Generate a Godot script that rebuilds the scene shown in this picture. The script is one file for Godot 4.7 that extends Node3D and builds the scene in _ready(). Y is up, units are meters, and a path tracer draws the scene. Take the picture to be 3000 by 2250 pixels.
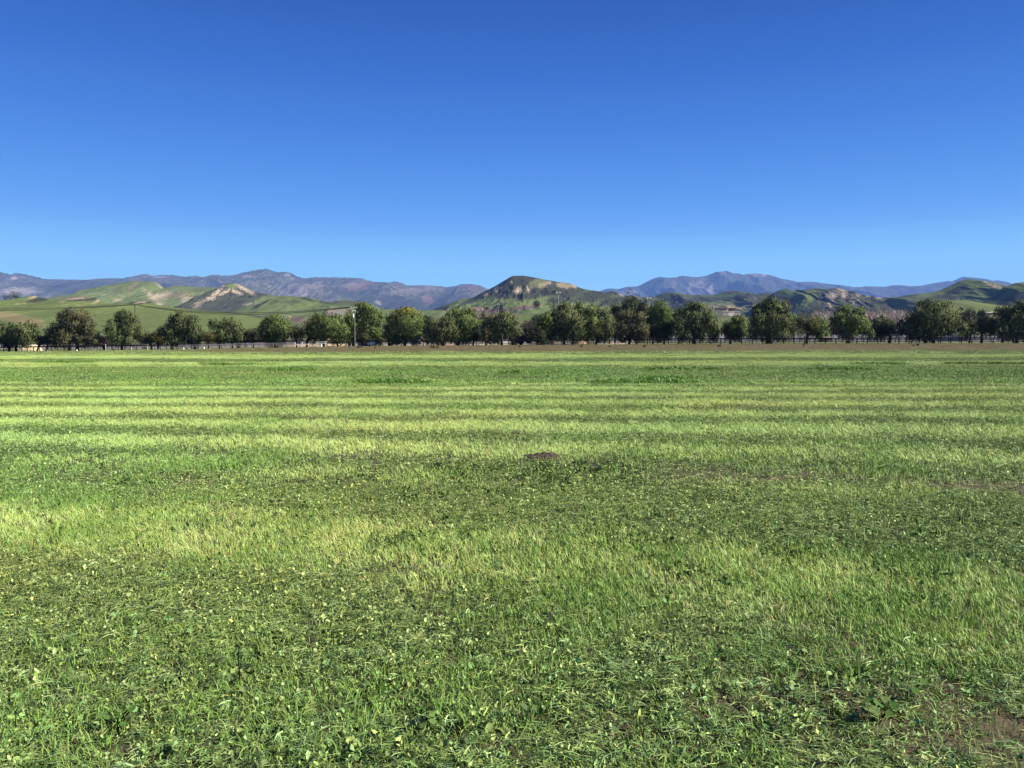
extends Node3D
# A mown green field, a fence and a row of pepper trees, hills and mountains behind, under a clear sky.

const FOCAL := 2250.0          # focal length in the units of a 3000 x 2250 frame
const HORIZON := 988.0
const EYE := 1.6
const FENCE := 185.0           # metres to the main fence line

var rng := RandomNumberGenerator.new()
var n_a := FastNoiseLite.new()
var n_b := FastNoiseLite.new()
var n_ridge := FastNoiseLite.new()
var tilt := 0.0
var mats := {}
var used := {}

# ---------------------------------------------------------------- helpers
func numbered(called: String) -> String:
	if not used.has(called):
		used[called] = 0
		return called
	used[called] += 1
	return "%s_%03d" % [called, used[called]]

func tag(o: Node, label: String, category := "", group := "", kind := "") -> Node:
	o.set_meta("label", label)
	if category: o.set_meta("category", category)
	if group: o.set_meta("group", group)
	if kind: o.set_meta("kind", kind)
	return o

func thing(called: String, label: String, category: String, at := Vector3.ZERO, turn := 0.0, group := "") -> Node3D:
	var o := Node3D.new()
	o.name = numbered(called)
	add_child(o, true)
	o.position = at
	o.rotation.y = turn
	tag(o, label, category, group)
	return o

func put(called: String, mesh: Mesh, mat: Material, parent: Node, at := Vector3.ZERO) -> MeshInstance3D:
	var o := MeshInstance3D.new()
	o.name = numbered(called) if parent == self else called
	o.mesh = mesh
	if mat: o.material_override = mat
	o.position = at
	parent.add_child(o, true)
	return o

func flat(c: Color, rough := 0.8, metal := 0.0) -> StandardMaterial3D:
	# c is a linear base colour
	var m := StandardMaterial3D.new()
	m.albedo_color = c.linear_to_srgb()
	m.roughness = rough
	m.metallic = metal
	return m

func vertex_mat(rough := 0.9, back := 0.0, spec := 0.3) -> StandardMaterial3D:
	var m := StandardMaterial3D.new()
	m.vertex_color_use_as_albedo = true
	m.roughness = rough
	m.metallic_specular = spec
	m.cull_mode = BaseMaterial3D.CULL_DISABLED
	if back > 0.0:
		m.backlight_enabled = true
		m.backlight = Color(back, back, back)
	return m

func grained(c1: Color, c2: Color, freq: float, scale: Vector3, rough := 0.85, bump := 0.5) -> StandardMaterial3D:
	var n := FastNoiseLite.new()
	n.seed = int(c1.r * 1000.0) + int(c2.g * 777.0)
	n.frequency = freq
	n.fractal_octaves = 5
	var t := NoiseTexture2D.new()
	t.width = 256; t.height = 256; t.seamless = true
	t.noise = n
	var ramp := Gradient.new()
	ramp.set_color(0, c1.linear_to_srgb())
	ramp.set_color(1, c2.linear_to_srgb())
	t.color_ramp = ramp
	var nt := NoiseTexture2D.new()
	nt.width = 256; nt.height = 256; nt.seamless = true
	nt.noise = n; nt.as_normal_map = true; nt.bump_strength = 6.0 * bump
	var m := StandardMaterial3D.new()
	m.albedo_texture = t
	m.normal_enabled = true
	m.normal_texture = nt
	m.normal_scale = bump
	m.uv1_triplanar = true
	m.uv1_scale = scale
	m.roughness = rough
	return m

func at(px: float, py: float, dist: float) -> Vector3:
	# the point at that distance on the sight line of a photo position
	var b := Basis(Vector3.RIGHT, tilt)
	var dir := b * Vector3((px - 1500.0) / FOCAL, (1125.0 - py) / FOCAL, -1.0)
	return Vector3(0, EYE, 0) + dir * (dist / -dir.z)

func across(px: float, dist: float) -> float:
	return (px - 1500.0) / FOCAL * dist

func interp(xs: Array, ys: Array, x: float) -> float:
	if x <= xs[0]: return ys[0]
	for i in range(1, xs.size()):
		if x <= xs[i]:
			var t: float = (x - xs[i - 1]) / (xs[i] - xs[i - 1])
			return lerpf(ys[i - 1], ys[i], t)
	return ys[ys.size() - 1]

func grid_mesh(verts: PackedVector3Array, cols: PackedColorArray, nx: int, ny: int) -> ArrayMesh:
	# rows run away to near; faces up
	var normals := PackedVector3Array()
	normals.resize(nx * ny)
	for j in ny:
		for i in nx:
			var l := verts[j * nx + maxi(i - 1, 0)]
			var r := verts[j * nx + mini(i + 1, nx - 1)]
			var u := verts[maxi(j - 1, 0) * nx + i]
			var d := verts[mini(j + 1, ny - 1) * nx + i]
			var nn := (d - u).cross(r - l).normalized()
			if nn.y < 0.0: nn = -nn
			normals[j * nx + i] = nn
	var idx := PackedInt32Array()
	idx.resize((nx - 1) * (ny - 1) * 6)
	var k := 0
	for j in ny - 1:
		for i in nx - 1:
			var a := j * nx + i
			idx[k] = a; idx[k + 1] = a + 1; idx[k + 2] = a + nx
			idx[k + 3] = a + 1; idx[k + 4] = a + nx + 1; idx[k + 5] = a + nx
			k += 6
	var arr := []
	arr.resize(Mesh.ARRAY_MAX)
	arr[Mesh.ARRAY_VERTEX] = verts
	arr[Mesh.ARRAY_NORMAL] = normals
	arr[Mesh.ARRAY_COLOR] = cols
	arr[Mesh.ARRAY_INDEX] = idx
	var m := ArrayMesh.new()
	m.add_surface_from_arrays(Mesh.PRIMITIVE_TRIANGLES, arr)
	return m

class Soup:
	# triangles with a normal and a colour each corner
	var v := PackedVector3Array()
	var n := PackedVector3Array()
	var c := PackedColorArray()
	func tri(p0: Vector3, p1: Vector3, p2: Vector3, nn: Vector3, col: Color) -> void:
		# front faces run clockwise as seen from the side that the normal points to
		if (p1 - p0).cross(p2 - p0).dot(nn) > 0.0:
			v.push_back(p0); v.push_back(p2); v.push_back(p1)
		else:
			v.push_back(p0); v.push_back(p1); v.push_back(p2)
		n.push_back(nn); n.push_back(nn); n.push_back(nn)
		c.push_back(col); c.push_back(col); c.push_back(col)
	func quad(p0: Vector3, p1: Vector3, p2: Vector3, p3: Vector3, nn: Vector3, col: Color) -> void:
		tri(p0, p1, p2, nn, col)
		tri(p0, p2, p3, nn, col)
	func tube(pts: Array, radii: Array, sides: int, col: Color) -> void:
		for k in pts.size() - 1:
			var a: Vector3 = pts[k]
			var b: Vector3 = pts[k + 1]
			var ax := (b - a).normalized()
			var s := ax.cross(Vector3(0.31, 0.2, 0.93)).normalized()
			var t := ax.cross(s)
			for q in sides:
				var u0 := TAU * q / sides
				var u1 := TAU * (q + 1) / sides
				var d0 := s * cos(u0) + t * sin(u0)
				var d1 := s * cos(u1) + t * sin(u1)
				var p0: Vector3 = a + d0 * radii[k]
				var p1: Vector3 = a + d1 * radii[k]
				var p2: Vector3 = b + d1 * radii[k + 1]
				var p3: Vector3 = b + d0 * radii[k + 1]
				v.push_back(p0); v.push_back(p1); v.push_back(p2)
				v.push_back(p0); v.push_back(p2); v.push_back(p3)
				for e in [d0, d1, d1, d0, d1, d0]:
					n.push_back(e)
				for e in 6:
					c.push_back(col)
	func mesh() -> ArrayMesh:
		var arr := []
		arr.resize(Mesh.ARRAY_MAX)
		arr[Mesh.ARRAY_VERTEX] = v
		arr[Mesh.ARRAY_NORMAL] = n
		arr[Mesh.ARRAY_COLOR] = c
		var m := ArrayMesh.new()
		m.add_surface_from_arrays(Mesh.PRIMITIVE_TRIANGLES, arr)
		return m

# ---------------------------------------------------------------- the lie of the land
var ground_px := [0.0, 250.0, 500.0, 625.0, 750.0, 866.0, 1000.0, 1250.0, 1500.0, 1750.0, 2000.0, 2250.0, 2500.0, 2750.0, 3000.0]
var ground_fall := [45.0, 41.0, 38.0, 35.0, 32.0, 30.0, 27.5, 25.5, 23.5, 21.7, 20.5, 19.2, 18.2, 17.6, 17.8]

func ground(x: float, d: float) -> float:
	var px := 1500.0 + x / FENCE * FOCAL
	var far: float = EYE - interp(ground_px, ground_fall, px) * FENCE / FOCAL
	var t := pow(clampf(d / FENCE, 0.0, 1.0), 1.3)
	var h := far * t
	if d < 60.0:
		h += 0.03 * n_a.get_noise_2d(x * 3.0, d * 3.0)
	return h

func on_ground(px: float, d: float) -> Vector3:
	var x := across(px, d)
	return Vector3(x, ground(x, d), -d)

var band_y := [1138.0, 1128.0, 1110.0, 1100.0, 1086.0, 1076.0, 1068.0, 1060.0, 1055.0, 1050.0, 1046.0, 1041.0, 1037.0, 1031.0, 1024.0]
var band_b := [0.75, 0.35, 0.42, 0.25, 0.34, 0.22, 0.7, 0.75, 0.2, 0.22, 0.62, 0.9, 0.55, 0.36, 0.3]
var band_d := []

func standing(x: float, d: float) -> float:
	# 1 where pale stubble stands, 0 where cut leaves lie
	var wob := n_a.get_noise_2d(x * 1.3, d * 1.3)
	var b := 0.0
	var s := d + x * 0.35 * exp(-maxf(d - 5.0, 0.0) / 5.0) + x * 0.018 + wob * 0.45 + 0.5 * n_a.get_noise_2d(d * 4.0, 70.0)
	if d < 29.0:
		if s > 9.7:
			b = smoothstep(0.28, 0.75, 0.5 + 0.5 * cos(TAU * (s - 11.0) / 2.6))
			b = b * (0.74 + 0.35 * n_b.get_noise_2d(floor((s - 9.7) / 2.6) * 37.0, x * 0.6)) + 0.08
		elif s > 6.3:
			b = 0.02 + 0.42 * smoothstep(8.0, 8.5, s) * (1.0 - smoothstep(8.9, 9.3, s))
		elif s > 4.5:
			b = 0.92
		else:
			b = 0.12 + 0.4 * smoothstep(4.1, 4.5, s)
	else:
		b = interp(band_d, band_b, d * (1.0 + 0.04 * wob))
	b += 0.16 * n_b.get_noise_2d(x * 0.8, d * 5.0) + 0.16 * n_a.get_noise_2d(x * 8.0, d * 14.0)
	return clampf(b, 0.0, 1.0)

var bare_spots := [[1.9, 3.2, 0.4, 0.16], [2.4, 2.95, 0.6, 0.16], [1.55, 4.0, 0.45, 0.2], [1.0, 3.4, 0.4, 0.15], [-1.05, 5.3, 0.35, 0.12], [-0.55, 4.4, 0.4, 0.18], [-3.6, 14.9, 1.0, 0.35], [0.2, 25.5, 0.8, 0.6], [2.35, 3.5, 0.4, 0.14], [-2.5, 10.3, 0.4, 0.2], [-1.4, 10.4, 0.5, 0.16], [2.2, 2.75, 0.9, 0.14], [-1.35, 3.95, 0.25, 0.1], [3.1, 2.9, 0.4, 0.15], [0.4, 9.75, 0.4, 0.3]]

func bare(x: float, d: float) -> float:
	var w := 0.0
	for s in bare_spots:
		var q := Vector2((x - s[0]) / s[2], (d - s[1]) / s[3]).length()
		w = maxf(w, 1.25 - q)
	if x > 0.9 and x < 9.0:
		var line := 9.45 - (x - 1.0) * 0.34 + 0.15 * n_a.get_noise_2d(x * 8.0, 3.0)
		w = maxf(w, 1.2 - absf(d - line) / (0.55 if x < 4.0 else 0.42))
	w += 0.6 * n_a.get_noise_2d(x * 22.0, d * 30.0)
	return clampf(w, 0.0, 1.0)

func make_ground() -> void:
	var nx := 181
	var rows := []
	var d := -40.0
	while d < 3200.0:
		rows.append(d)
		d += 4.0 if d < 0.0 else clampf(absf(d) * 0.022, 0.12, 120.0)
	rows.reverse()
	var v := PackedVector3Array()
	var c := PackedColorArray()
	var soil := Color(0.072, 0.058, 0.039)
	var dusk := Color(0.065, 0.08, 0.03)
	for dd in rows:
		for i in nx:
			var u := (i / float(nx - 1)) * 2.0 - 1.0
			var half: float = 30.0 + maxf(dd, 0.0) * 0.95
			var x := u * half
			v.push_back(Vector3(x, ground(x, maxf(dd, 0.0)), -dd))
			var px := 1500.0 + x / maxf(dd, 1.0) * FOCAL
			var r := n_a.get_noise_2d(x * 2.0, dd * 2.0)
			var col := soil.lerp(dusk, clampf(0.45 + r, 0.0, 1.0))
			if dd > 92.0 and dd <= 187.0:
				var br := smoothstep(97.0, 104.0, dd) * smoothstep(300.0, 700.0, px) * (0.85 + 0.3 * r)
				col = Color(0.10, 0.105, 0.042).lerp(Color(0.098, 0.070, 0.046), clampf(br, 0.0, 1.0))
				if dd > 178.0: col = col.lerp(Color(0.095, 0.105, 0.042), 0.6)
			elif dd > 187.0:
				var paddock := Color(0.085, 0.112, 0.04)
				var sand := Color(0.28, 0.24, 0.185)
				var s := smoothstep(830.0, 900.0, px) * (1.0 - smoothstep(1500.0, 1560.0, px)) * 0.8
				s = maxf(s, smoothstep(1740.0, 1760.0, px) * (1.0 - smoothstep(1830.0, 1870.0, px)) * 0.8)
				col = paddock.lerp(sand, clampf(s + 0.2 * r, 0.0, 1.0))
				if px > 1540.0 and px < 1740.0: col = Color(0.115, 0.092, 0.066)
				if dd > 235.0: col = col.lerp(Color(0.16, 0.145, 0.125), smoothstep(235.0, 260.0, dd))
			c.push_back(col)
	var m := grid_mesh(v, c, nx, rows.size())
	var mat := vertex_mat(0.95)
	var n := FastNoiseLite.new()
	n.frequency = 0.03
	n.fractal_octaves = 5
	var nt := NoiseTexture2D.new()
	nt.width = 512; nt.height = 512; nt.seamless = true; nt.noise = n; nt.as_normal_map = true; nt.bump_strength = 6.0
	mat.normal_enabled = true
	mat.normal_texture = nt
	mat.uv1_triplanar = true
	mat.uv1_world_triplanar = true
	mat.uv1_scale = Vector3(1.7, 1.7, 1.7)
	tag(put("ground", m, mat, self), "flat field soil reaching from the camera to the hills", "", "", "structure")

# ---------------------------------------------------------------- hills
var palette := {
	"g": Color(0.076, 0.101, 0.036), "G": Color(0.052, 0.080, 0.025), "l": Color(0.098, 0.119, 0.047), "c": Color(0.034, 0.038, 0.026), "m": Color(0.055, 0.064, 0.034),
	"r": Color(0.235, 0.197, 0.147), "t": Color(0.17, 0.147, 0.095), "d": Color(0.13, 0.118, 0.062), "p": Color(0.135, 0.122, 0.108), "s": Color(0.088, 0.096, 0.050), "b": Color(0.09, 0.066, 0.052), "v": Color(0.105, 0.095, 0.082)}

func hill(called: String, label: String, crest: Array, dist: float, depth: float, o := {}) -> void:
	var nx: int = o.get("nx", 400)
	var nf: int = o.get("nz", 60)
	var xs := []
	var ys := []
	for p in crest:
		xs.append(p[0]); ys.append(p[1])
	var shape: float = o.get("shape", 1.5)
	var relief: float = o.get("relief", 0.16)
	var scale: float = o.get("scale", 160.0)
	var jag: float = o.get("jag", 0.8)
	var foot: float = o.get("foot", 0.0)
	var base: Array = o.get("base", [["g", -9.0]])
	var patches: Array = o.get("patches", [])
	var patch_noise: float = o.get("spot", 40.0)
	var v := PackedVector3Array()
	var c := PackedColorArray()
	var back := 5
	var ny := nf + back
	var x0: float = xs[0]
	var x1: float = xs[xs.size() - 1]
	var k_px := dist / FOCAL
	for j in ny:
		var t := (j - back) / float(nf - 1)
		for i in nx:
			var px := lerpf(x0, x1, i / float(nx - 1))
			var py := interp(xs, ys, px) + jag * n_b.get_noise_2d(px * 6.0, dist)
			var top := at(px, py, dist)
			var hh := top.y - foot
			var z := dist - depth * t
			var h := 0.0
			if t < 0.0:
				h = foot + hh * (1.0 + t * 3.0)
			else:
				h = foot + hh * pow(1.0 - t, shape)
				var g := n_ridge.get_noise_2d(top.x / scale * 30.0 + 14.0 * n_a.get_noise_2d(top.x / scale * 5.0, z / scale * 5.0), z / scale * 9.0 + dist)
				var g2 := n_a.get_noise_2d(top.x / scale * 60.0, z / scale * 40.0)
				h += hh * (relief * (g - 0.25) + relief * 0.5 * g2) * clampf(t * 5.0, 0.0, 1.0) * (1.0 - t)
				h = minf(h, foot + hh * (1.0 - 0.62 * t))
			v.push_back(Vector3(top.x, h, -z))
			# ground cover, looked up by the place on the hillside
			px = 1500.0 + top.x / z * FOCAL
			var w := HORIZON - (h - EYE) / z * FOCAL
			var fine := n_b.get_noise_2d(px * patch_noise * 0.085, w * patch_noise * 0.15)
			fine = fine * 0.7 + 0.6 * n_a.get_noise_2d(px * patch_noise * 0.3, w * patch_noise * 0.4 + 99.0)
			var mid := n_a.get_noise_2d(px * 3.0 + 50.0, w * 6.0 + dist)
			var col: Color = palette[base[0][0]]
			for e in base:
				if mid + 0.55 * fine > e[1]: col = palette[e[0]]
			for e in patches:
				var q := Vector2(px - e[1], w - e[2])
				if e.size() > 5: q = q.rotated(deg_to_rad(e[5]))
				var inside: float = 1.0 - Vector2(q.x / e[3], q.y / e[4]).length() + fine * (e[6] if e.size() > 6 else 0.8)
				if e[0] == "r": inside += 1.1 * n_b.get_noise_2d(px * 4.0, w * 6.0) - 0.1
				if inside > 0.0:
					col = col.lerp(palette[e[0]], clampf(inside * 5.0, 0.0, 1.0))
			var tone := 1.0 + 0.22 * fine + 0.12 * mid
			c.push_back(Color(col.r * tone, col.g * tone, col.b * tone))
	tag(put(called, grid_mesh(v, c, nx, ny), vertex_mat(0.95, 0.0, 0.1), self), label, "", "", "structure")

func make_hills() -> void:
	hill("far_mountains", "hazy blue mountain range along the right horizon", [[1700, 870], [1756, 853], [1783, 844.8], [1812, 847], [1837, 840], [1869, 838.7], [1894, 825.6], [1916, 815.4], [1934, 810.9], [1957, 813.8], [1980, 813], [1998, 807.9], [2043, 812.4], [2070, 807.5], [2099, 796], [2118, 795.5], [2129, 793.5], [2145, 800.7], [2163, 801], [2176, 804.8], [2210, 800.7], [2242, 804], [2282, 814.2], [2301, 818.3], [2321, 825.6], [2384, 825.6], [2429, 832.3], [2500, 841], [2522, 841], [2536, 838.7], [2595, 840], [2617, 835.4], [2649, 836], [2666, 839], [2698, 837], [2739, 829], [2777, 823], [2788, 824.5], [2820, 810.7], [2861, 813.7], [2885, 817], [2923, 831], [2937, 829], [2959, 834.6], [3000, 841], [3100, 850]],
		13000.0, 5200.0, {"nx": 620, "nz": 90, "shape": 1.15, "relief": 0.21, "scale": 2200.0, "jag": 0.6, "base": [["c", -9.0], ["m", 0.2], ["v", 0.6]],
		"patches": [["v", 1835, 860, 16, 10], ["v", 1860, 858, 9, 9], ["v", 2035, 845, 35, 20, 20], ["p", 2080, 850, 10, 20], ["p", 2055, 826, 6, 10], ["p", 2215, 808, 28, 5], ["p", 2115, 804, 8, 7]], "spot": 10.0})
	hill("mountains", "hazy grey blue mountain range along the left horizon", [[-120, 800], [-40, 795], [0, 797.3], [13, 801.8], [32, 805.2], [45, 801.4], [59, 803], [77, 805.2], [90, 808.6], [108, 813], [127, 817.6], [147, 818.8], [167, 817.6], [192, 819.2], [226, 819.2], [246, 820], [262, 822.8], [282, 820], [312, 815], [348, 815], [380, 816.5], [402, 809.7], [418, 803.4], [432, 803], [447, 808], [475, 807], [508, 807], [545, 810.9], [574, 807.5], [601, 813], [617, 807], [640, 806.3], [651, 809.3], [689, 806.3], [716, 799.6], [755, 791.6], [782, 789.4], [814, 799.6], [834, 798.4], [848, 799.6], [872, 813], [897, 815.4], [927, 812.4], [976, 813.6], [1040, 814.2], [1060, 815.4], [1089, 825.6], [1110, 826], [1139, 827.8], [1159, 824.4], [1171, 827.8], [1196, 836.9], [1229, 835.7], [1261, 836.4], [1300, 840], [1306, 841.4], [1341, 837], [1346, 833], [1358, 832.3], [1381, 832.3], [1410, 836.9], [1428, 845.9], [1470, 880], [1520, 920]],
		9000.0, 4100.0, {"nx": 760, "nz": 110, "shape": 1.1, "relief": 0.15, "scale": 1500.0, "jag": 0.8, "base": [["c", -9.0], ["m", -0.05], ["v", 0.2], ["p", 0.55]],
		"patches": [["c", 330, 845, 230, 22, 0, 0.5], ["p", 50, 817, 14, 6], ["r", 52, 815, 7, 3, 0, 0.5], ["p", 60, 855, 60, 12, 5], ["p", 470, 813, 26, 4], ["p", 725, 811, 22, 4], ["p", 845, 806, 13, 4, 15], ["v", 870, 850, 80, 20, 5, 1.0], ["p", 890, 855, 30, 16, 10, 1.0], ["c", 1120, 880, 140, 28, -14, 0.3], ["c", 1300, 890, 120, 30, 0, 0.35], ["b", 1385, 845, 26, 12, 0, 0.6], ["b", 1255, 880, 20, 14, -30, 0.6], ["p", 1110, 888, 10, 6, -40], ["v", 1040, 838, 60, 9], ["v", 1220, 850, 90, 10, 8, 1.0], ["b", 1060, 840, 40, 12, 10, 0.8]], "spot": 26.0})
	hill("green_hill", "smooth green hill with bare tan slips, left of the rocky hill", [[120, 905], [190, 872], [200, 866], [226, 859], [249, 855], [289, 840], [339, 832], [384, 823.7], [430, 823.7], [452, 825.5], [466, 832], [483, 846], [513, 835.7], [547, 838], [581, 841], [640, 843], [700, 850], [760, 870], [800, 900]],
		2700.0, 900.0, {"nx": 440, "nz": 70, "shape": 1.0, "relief": 0.10, "scale": 330.0, "jag": 0.3, "base": [["g", -9.0], ["l", 0.3]],
		"patches": [["t", 474, 838, 16, 3, -40], ["r", 456, 876, 36, 8, -45, 0.4], ["r", 488, 868, 24, 11, 20, 0.4], ["r", 468, 868, 26, 8, 10, 0.4], ["r", 548, 876, 18, 9, 25, 0.5], ["d", 520, 866, 40, 7, 10], ["t", 350, 880, 14, 5], ["d", 395, 842, 26, 5, 40], ["t", 313, 865, 9, 2]]})
	hill("rocky_hill", "dark brushy hill with pale rock bands and a bare tan shoulder", [[540, 925], [565, 905], [588, 886.6], [608, 866], [628, 855], [644, 843.6], [660, 834.6], [673, 829], [691, 830], [712, 839], [732, 849], [750, 856], [784, 861.7], [816, 867.4], [870, 880], [960, 900], [1020, 930]],
		2300.0, 700.0, {"nx": 420, "nz": 80, "shape": 1.05, "relief": 0.12, "scale": 200.0, "jag": 0.6, "base": [["c", -9.0], ["m", 0.3]],
		"patches": [["g", 683, 838, 18, 9, 0, 0.3], ["g", 800, 885, 60, 22, 8, 0.3], ["r", 718, 846, 30, 7, -33, 0.5], ["t", 738, 856, 14, 7, -30, 0.5], ["r", 640, 858, 30, 6, 45, 1.2], ["r", 665, 857, 22, 5, 25, 1.2], ["r", 695, 856, 18, 5, -20, 1.2], ["r", 620, 874, 16, 8, 30, 1.3], ["r", 643, 892, 9, 6, 20, 0.5], ["r", 590, 892, 20, 8, 20, 1.3], ["p", 730, 893, 16, 4, 0, 1.3], ["c", 650, 895, 70, 14, 0, 0.4]], "spot": 60.0})
	hill("low_green_hill", "low green hill with scattered scrub behind the left centre trees", [[690, 925], [723, 904.7], [762, 892], [796, 877.5], [823, 867.4], [845, 867], [875, 869.6], [908, 870.8], [927, 876.4], [945, 883], [969, 885.5], [1003, 878.7], [1037, 882], [1055, 882], [1082, 889], [1116, 904.7], [1200, 908.5], [1300, 909], [1380, 925]],
		1700.0, 600.0, {"nx": 420, "nz": 60, "shape": 1.15, "relief": 0.08, "scale": 170.0, "jag": 0.5, "base": [["g", -9.0], ["l", 0.35]],
		"patches": [["c", 770, 890, 40, 5, 30, 0.6], ["c", 905, 878, 28, 5, -15, 0.9], ["c", 960, 885, 30, 6, 0, 0.9], ["m", 1010, 888, 60, 8, 0, 0.9], ["m", 850, 885, 40, 5, 0, 1.2], ["c", 720, 925, 60, 4, -6, 1.0], ["b", 870, 935, 40, 9, -10, 1.0], ["r", 848, 928, 8, 4, 0, 1.0], ["p", 985, 915, 40, 10, 0, 1.4]], "spot": 50.0})
	hill("butte", "flat topped brushy butte with pale cliffs in the middle of the skyline", [[1225, 950], [1256, 922.7], [1275, 903], [1308, 893], [1345, 877.5], [1388, 870.8], [1415, 856], [1449, 839], [1476, 823], [1497, 810.5], [1505, 808], [1534, 807.5], [1562, 812], [1596, 818.8], [1618, 823], [1652, 827.8], [1675, 831], [1686, 838], [1700, 843.6], [1717, 848], [1758, 853.8], [1772, 857], [1800, 863], [1830, 873], [1870, 886], [1930, 905], [2000, 935]],
		2000.0, 850.0, {"nx": 620, "nz": 100, "shape": 1.55, "relief": 0.12, "scale": 190.0, "jag": 0.6, "base": [["g", -9.0], ["l", 0.3], ["G", 0.5]],
		"patches": [["c", 1530, 842, 140, 40, 2, 0.3], ["c", 1400, 872, 60, 8, 24, 0.5], ["c", 1290, 908, 30, 10, 20, 0.6], ["c", 1665, 852, 60, 26, 8, 0.4], ["c", 1740, 868, 75, 20, 10, 0.55], ["c", 1800, 882, 60, 14, 14, 0.8], ["c", 1650, 880, 70, 9, 0, 1.2], ["s", 1575, 830, 32, 13, 15, 0.5], ["d", 1592, 836, 20, 10, 20, 0.6],
		["r", 1518, 852, 11, 9, 0, 0.5], ["r", 1547, 848, 5, 9, 10, 0.8], ["r", 1425, 864, 10, 4, 15, 0.7], ["r", 1455, 853, 5, 9, 25, 0.9], ["r", 1460, 845, 8, 4, 0, 0.8], ["r", 1603, 832, 12, 5, 20, 0.8], ["t", 1650, 837, 24, 9, -8, 0.5], ["t", 1676, 838, 14, 5, -25, 0.5], ["r", 1466, 863, 5, 3], ["r", 1497, 827, 5, 3, 0, 0.8],
		["b", 1535, 902, 60, 7, 10, 0.4], ["b", 1440, 910, 60, 9, 0, 0.6], ["d", 1580, 925, 60, 3, 8, 0.3]], "spot": 55.0})
	hill("shrubby_hills", "dark green shrubby hills in front of the blue mountains", [[1740, 900], [1776, 856], [1792, 851.5], [1808, 857], [1826, 866], [1848, 866], [1852, 863], [1868, 870], [1916, 869.6], [1934, 861.7], [1953, 855], [1980, 857], [2007, 862.8], [2034, 864], [2088, 865], [2113, 857], [2133, 852], [2158, 852], [2192, 857], [2217, 862.8], [2244, 856], [2253, 858], [2264, 860], [2330, 880], [2420, 920]],
		2900.0, 1100.0, {"nx": 420, "nz": 70, "shape": 1.05, "relief": 0.14, "scale": 330.0, "jag": 0.6, "base": [["m", -9.0], ["c", 0.05], ["G", 0.42]],
		"patches": [["r", 1860, 868, 14, 5, -20, 0.4], ["t", 1820, 863, 8, 6, -30, 0.5], ["G", 2120, 866, 50, 6, 0, 0.6], ["g", 2070, 893, 80, 10, 0, 0.8], ["c", 2180, 870, 50, 7, 5, 0.5], ["c", 2020, 880, 100, 8, 3, 0.6], ["d", 2140, 900, 80, 7, 0, 0.8]], "spot": 40.0})
	hill("crag_hill", "green hill ending in a pale rocky crag", [[2200, 905], [2264, 859.5], [2282, 850.4], [2303, 845.4], [2316, 850.4], [2328, 854], [2333, 847.5], [2340, 852], [2350, 850.4], [2373, 845.9], [2396, 844.3], [2420, 847], [2432, 846], [2454, 843.6], [2476, 851], [2503, 861], [2536, 868.5], [2568, 872.6], [2603, 870], [2639, 872], [2700, 880], [2780, 910]],
		2300.0, 800.0, {"nx": 460, "nz": 80, "shape": 1.05, "relief": 0.12, "scale": 220.0, "jag": 0.6, "base": [["c", -9.0], ["m", 0.2], ["G", 0.5]],
		"patches": [["g", 2350, 878, 50, 22, 28, 0.3], ["G", 2300, 858, 30, 12, 0, 0.6], ["r", 2333, 852, 7, 4, 0, 0.3], ["v", 2440, 863, 34, 12, 30, 0.9], ["r", 2430, 882, 10, 18, -28, 0.9], ["r", 2462, 850, 20, 6, -25, 0.6], ["r", 2468, 866, 9, 12, 0, 1.0], ["r", 2500, 880, 14, 14, 0, 1.3], ["r", 2508, 864, 7, 3], ["r", 2535, 869, 8, 3], ["r", 2570, 874, 9, 3, 0, 0.6], ["r", 2600, 871, 5, 2], ["t", 2540, 890, 6, 10, 0, 0.8]], "spot": 60.0})
	hill("round_green_hill", "rounded green hill with brush on its left flank, near the right edge", [[2560, 905], [2604, 872], [2639, 868.5], [2671, 863], [2712, 859], [2750, 852], [2780, 838.7], [2807, 825], [2834, 817.5], [2861, 819.7], [2883, 826.5], [2929, 838.7], [2960, 846], [3040, 870], [3120, 900]],
		2000.0, 800.0, {"nx": 420, "nz": 80, "shape": 1.1, "relief": 0.13, "scale": 220.0, "jag": 0.5, "base": [["g", -9.0], ["G", 0.1], ["l", 0.45]],
		"patches": [["c", 2790, 855, 55, 10, 25, 0.5], ["c", 2650, 869, 40, 4, 10, 0.6], ["c", 2760, 872, 50, 7, 0, 0.7], ["m", 2690, 880, 60, 10, 0, 1.0], ["r", 2885, 831, 14, 4, -30, 0.6], ["r", 2907, 840, 18, 5, -15, 1.2], ["c", 2890, 872, 50, 4, 28, 0.5]], "spot": 45.0})
	hill("steep_hill", "steep green and brushy hillside cut by the right edge", [[2840, 905], [2900, 872], [2929, 848], [2940, 841.4], [2956, 836], [2975, 829], [3000, 826.5], [3050, 822], [3120, 826]],
		1600.0, 560.0, {"nx": 220, "nz": 70, "shape": 1.1, "relief": 0.10, "scale": 160.0, "jag": 0.5, "base": [["g", -9.0], ["G", 0.2]],
		"patches": [["c", 2955, 880, 60, 12, 22, 0.5], ["c", 2925, 862, 40, 4, 35, 0.6], ["p", 2995, 865, 25, 12, 15, 0.9], ["d", 3000, 885, 40, 8, 0, 0.6]], "spot": 50.0})
	hill("pale_meadow", "pale green meadow slope below the right hills", [[2660, 925], [2720, 893], [2780, 880], [2830, 880], [2860, 885], [2900, 891], [2960, 898], [3040, 905], [3120, 915]],
		1000.0, 330.0, {"nx": 200, "nz": 40, "shape": 1.3, "relief": 0.04, "scale": 120.0, "jag": 0.2, "base": [["l", -9.0], ["g", 0.2]]})
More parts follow.
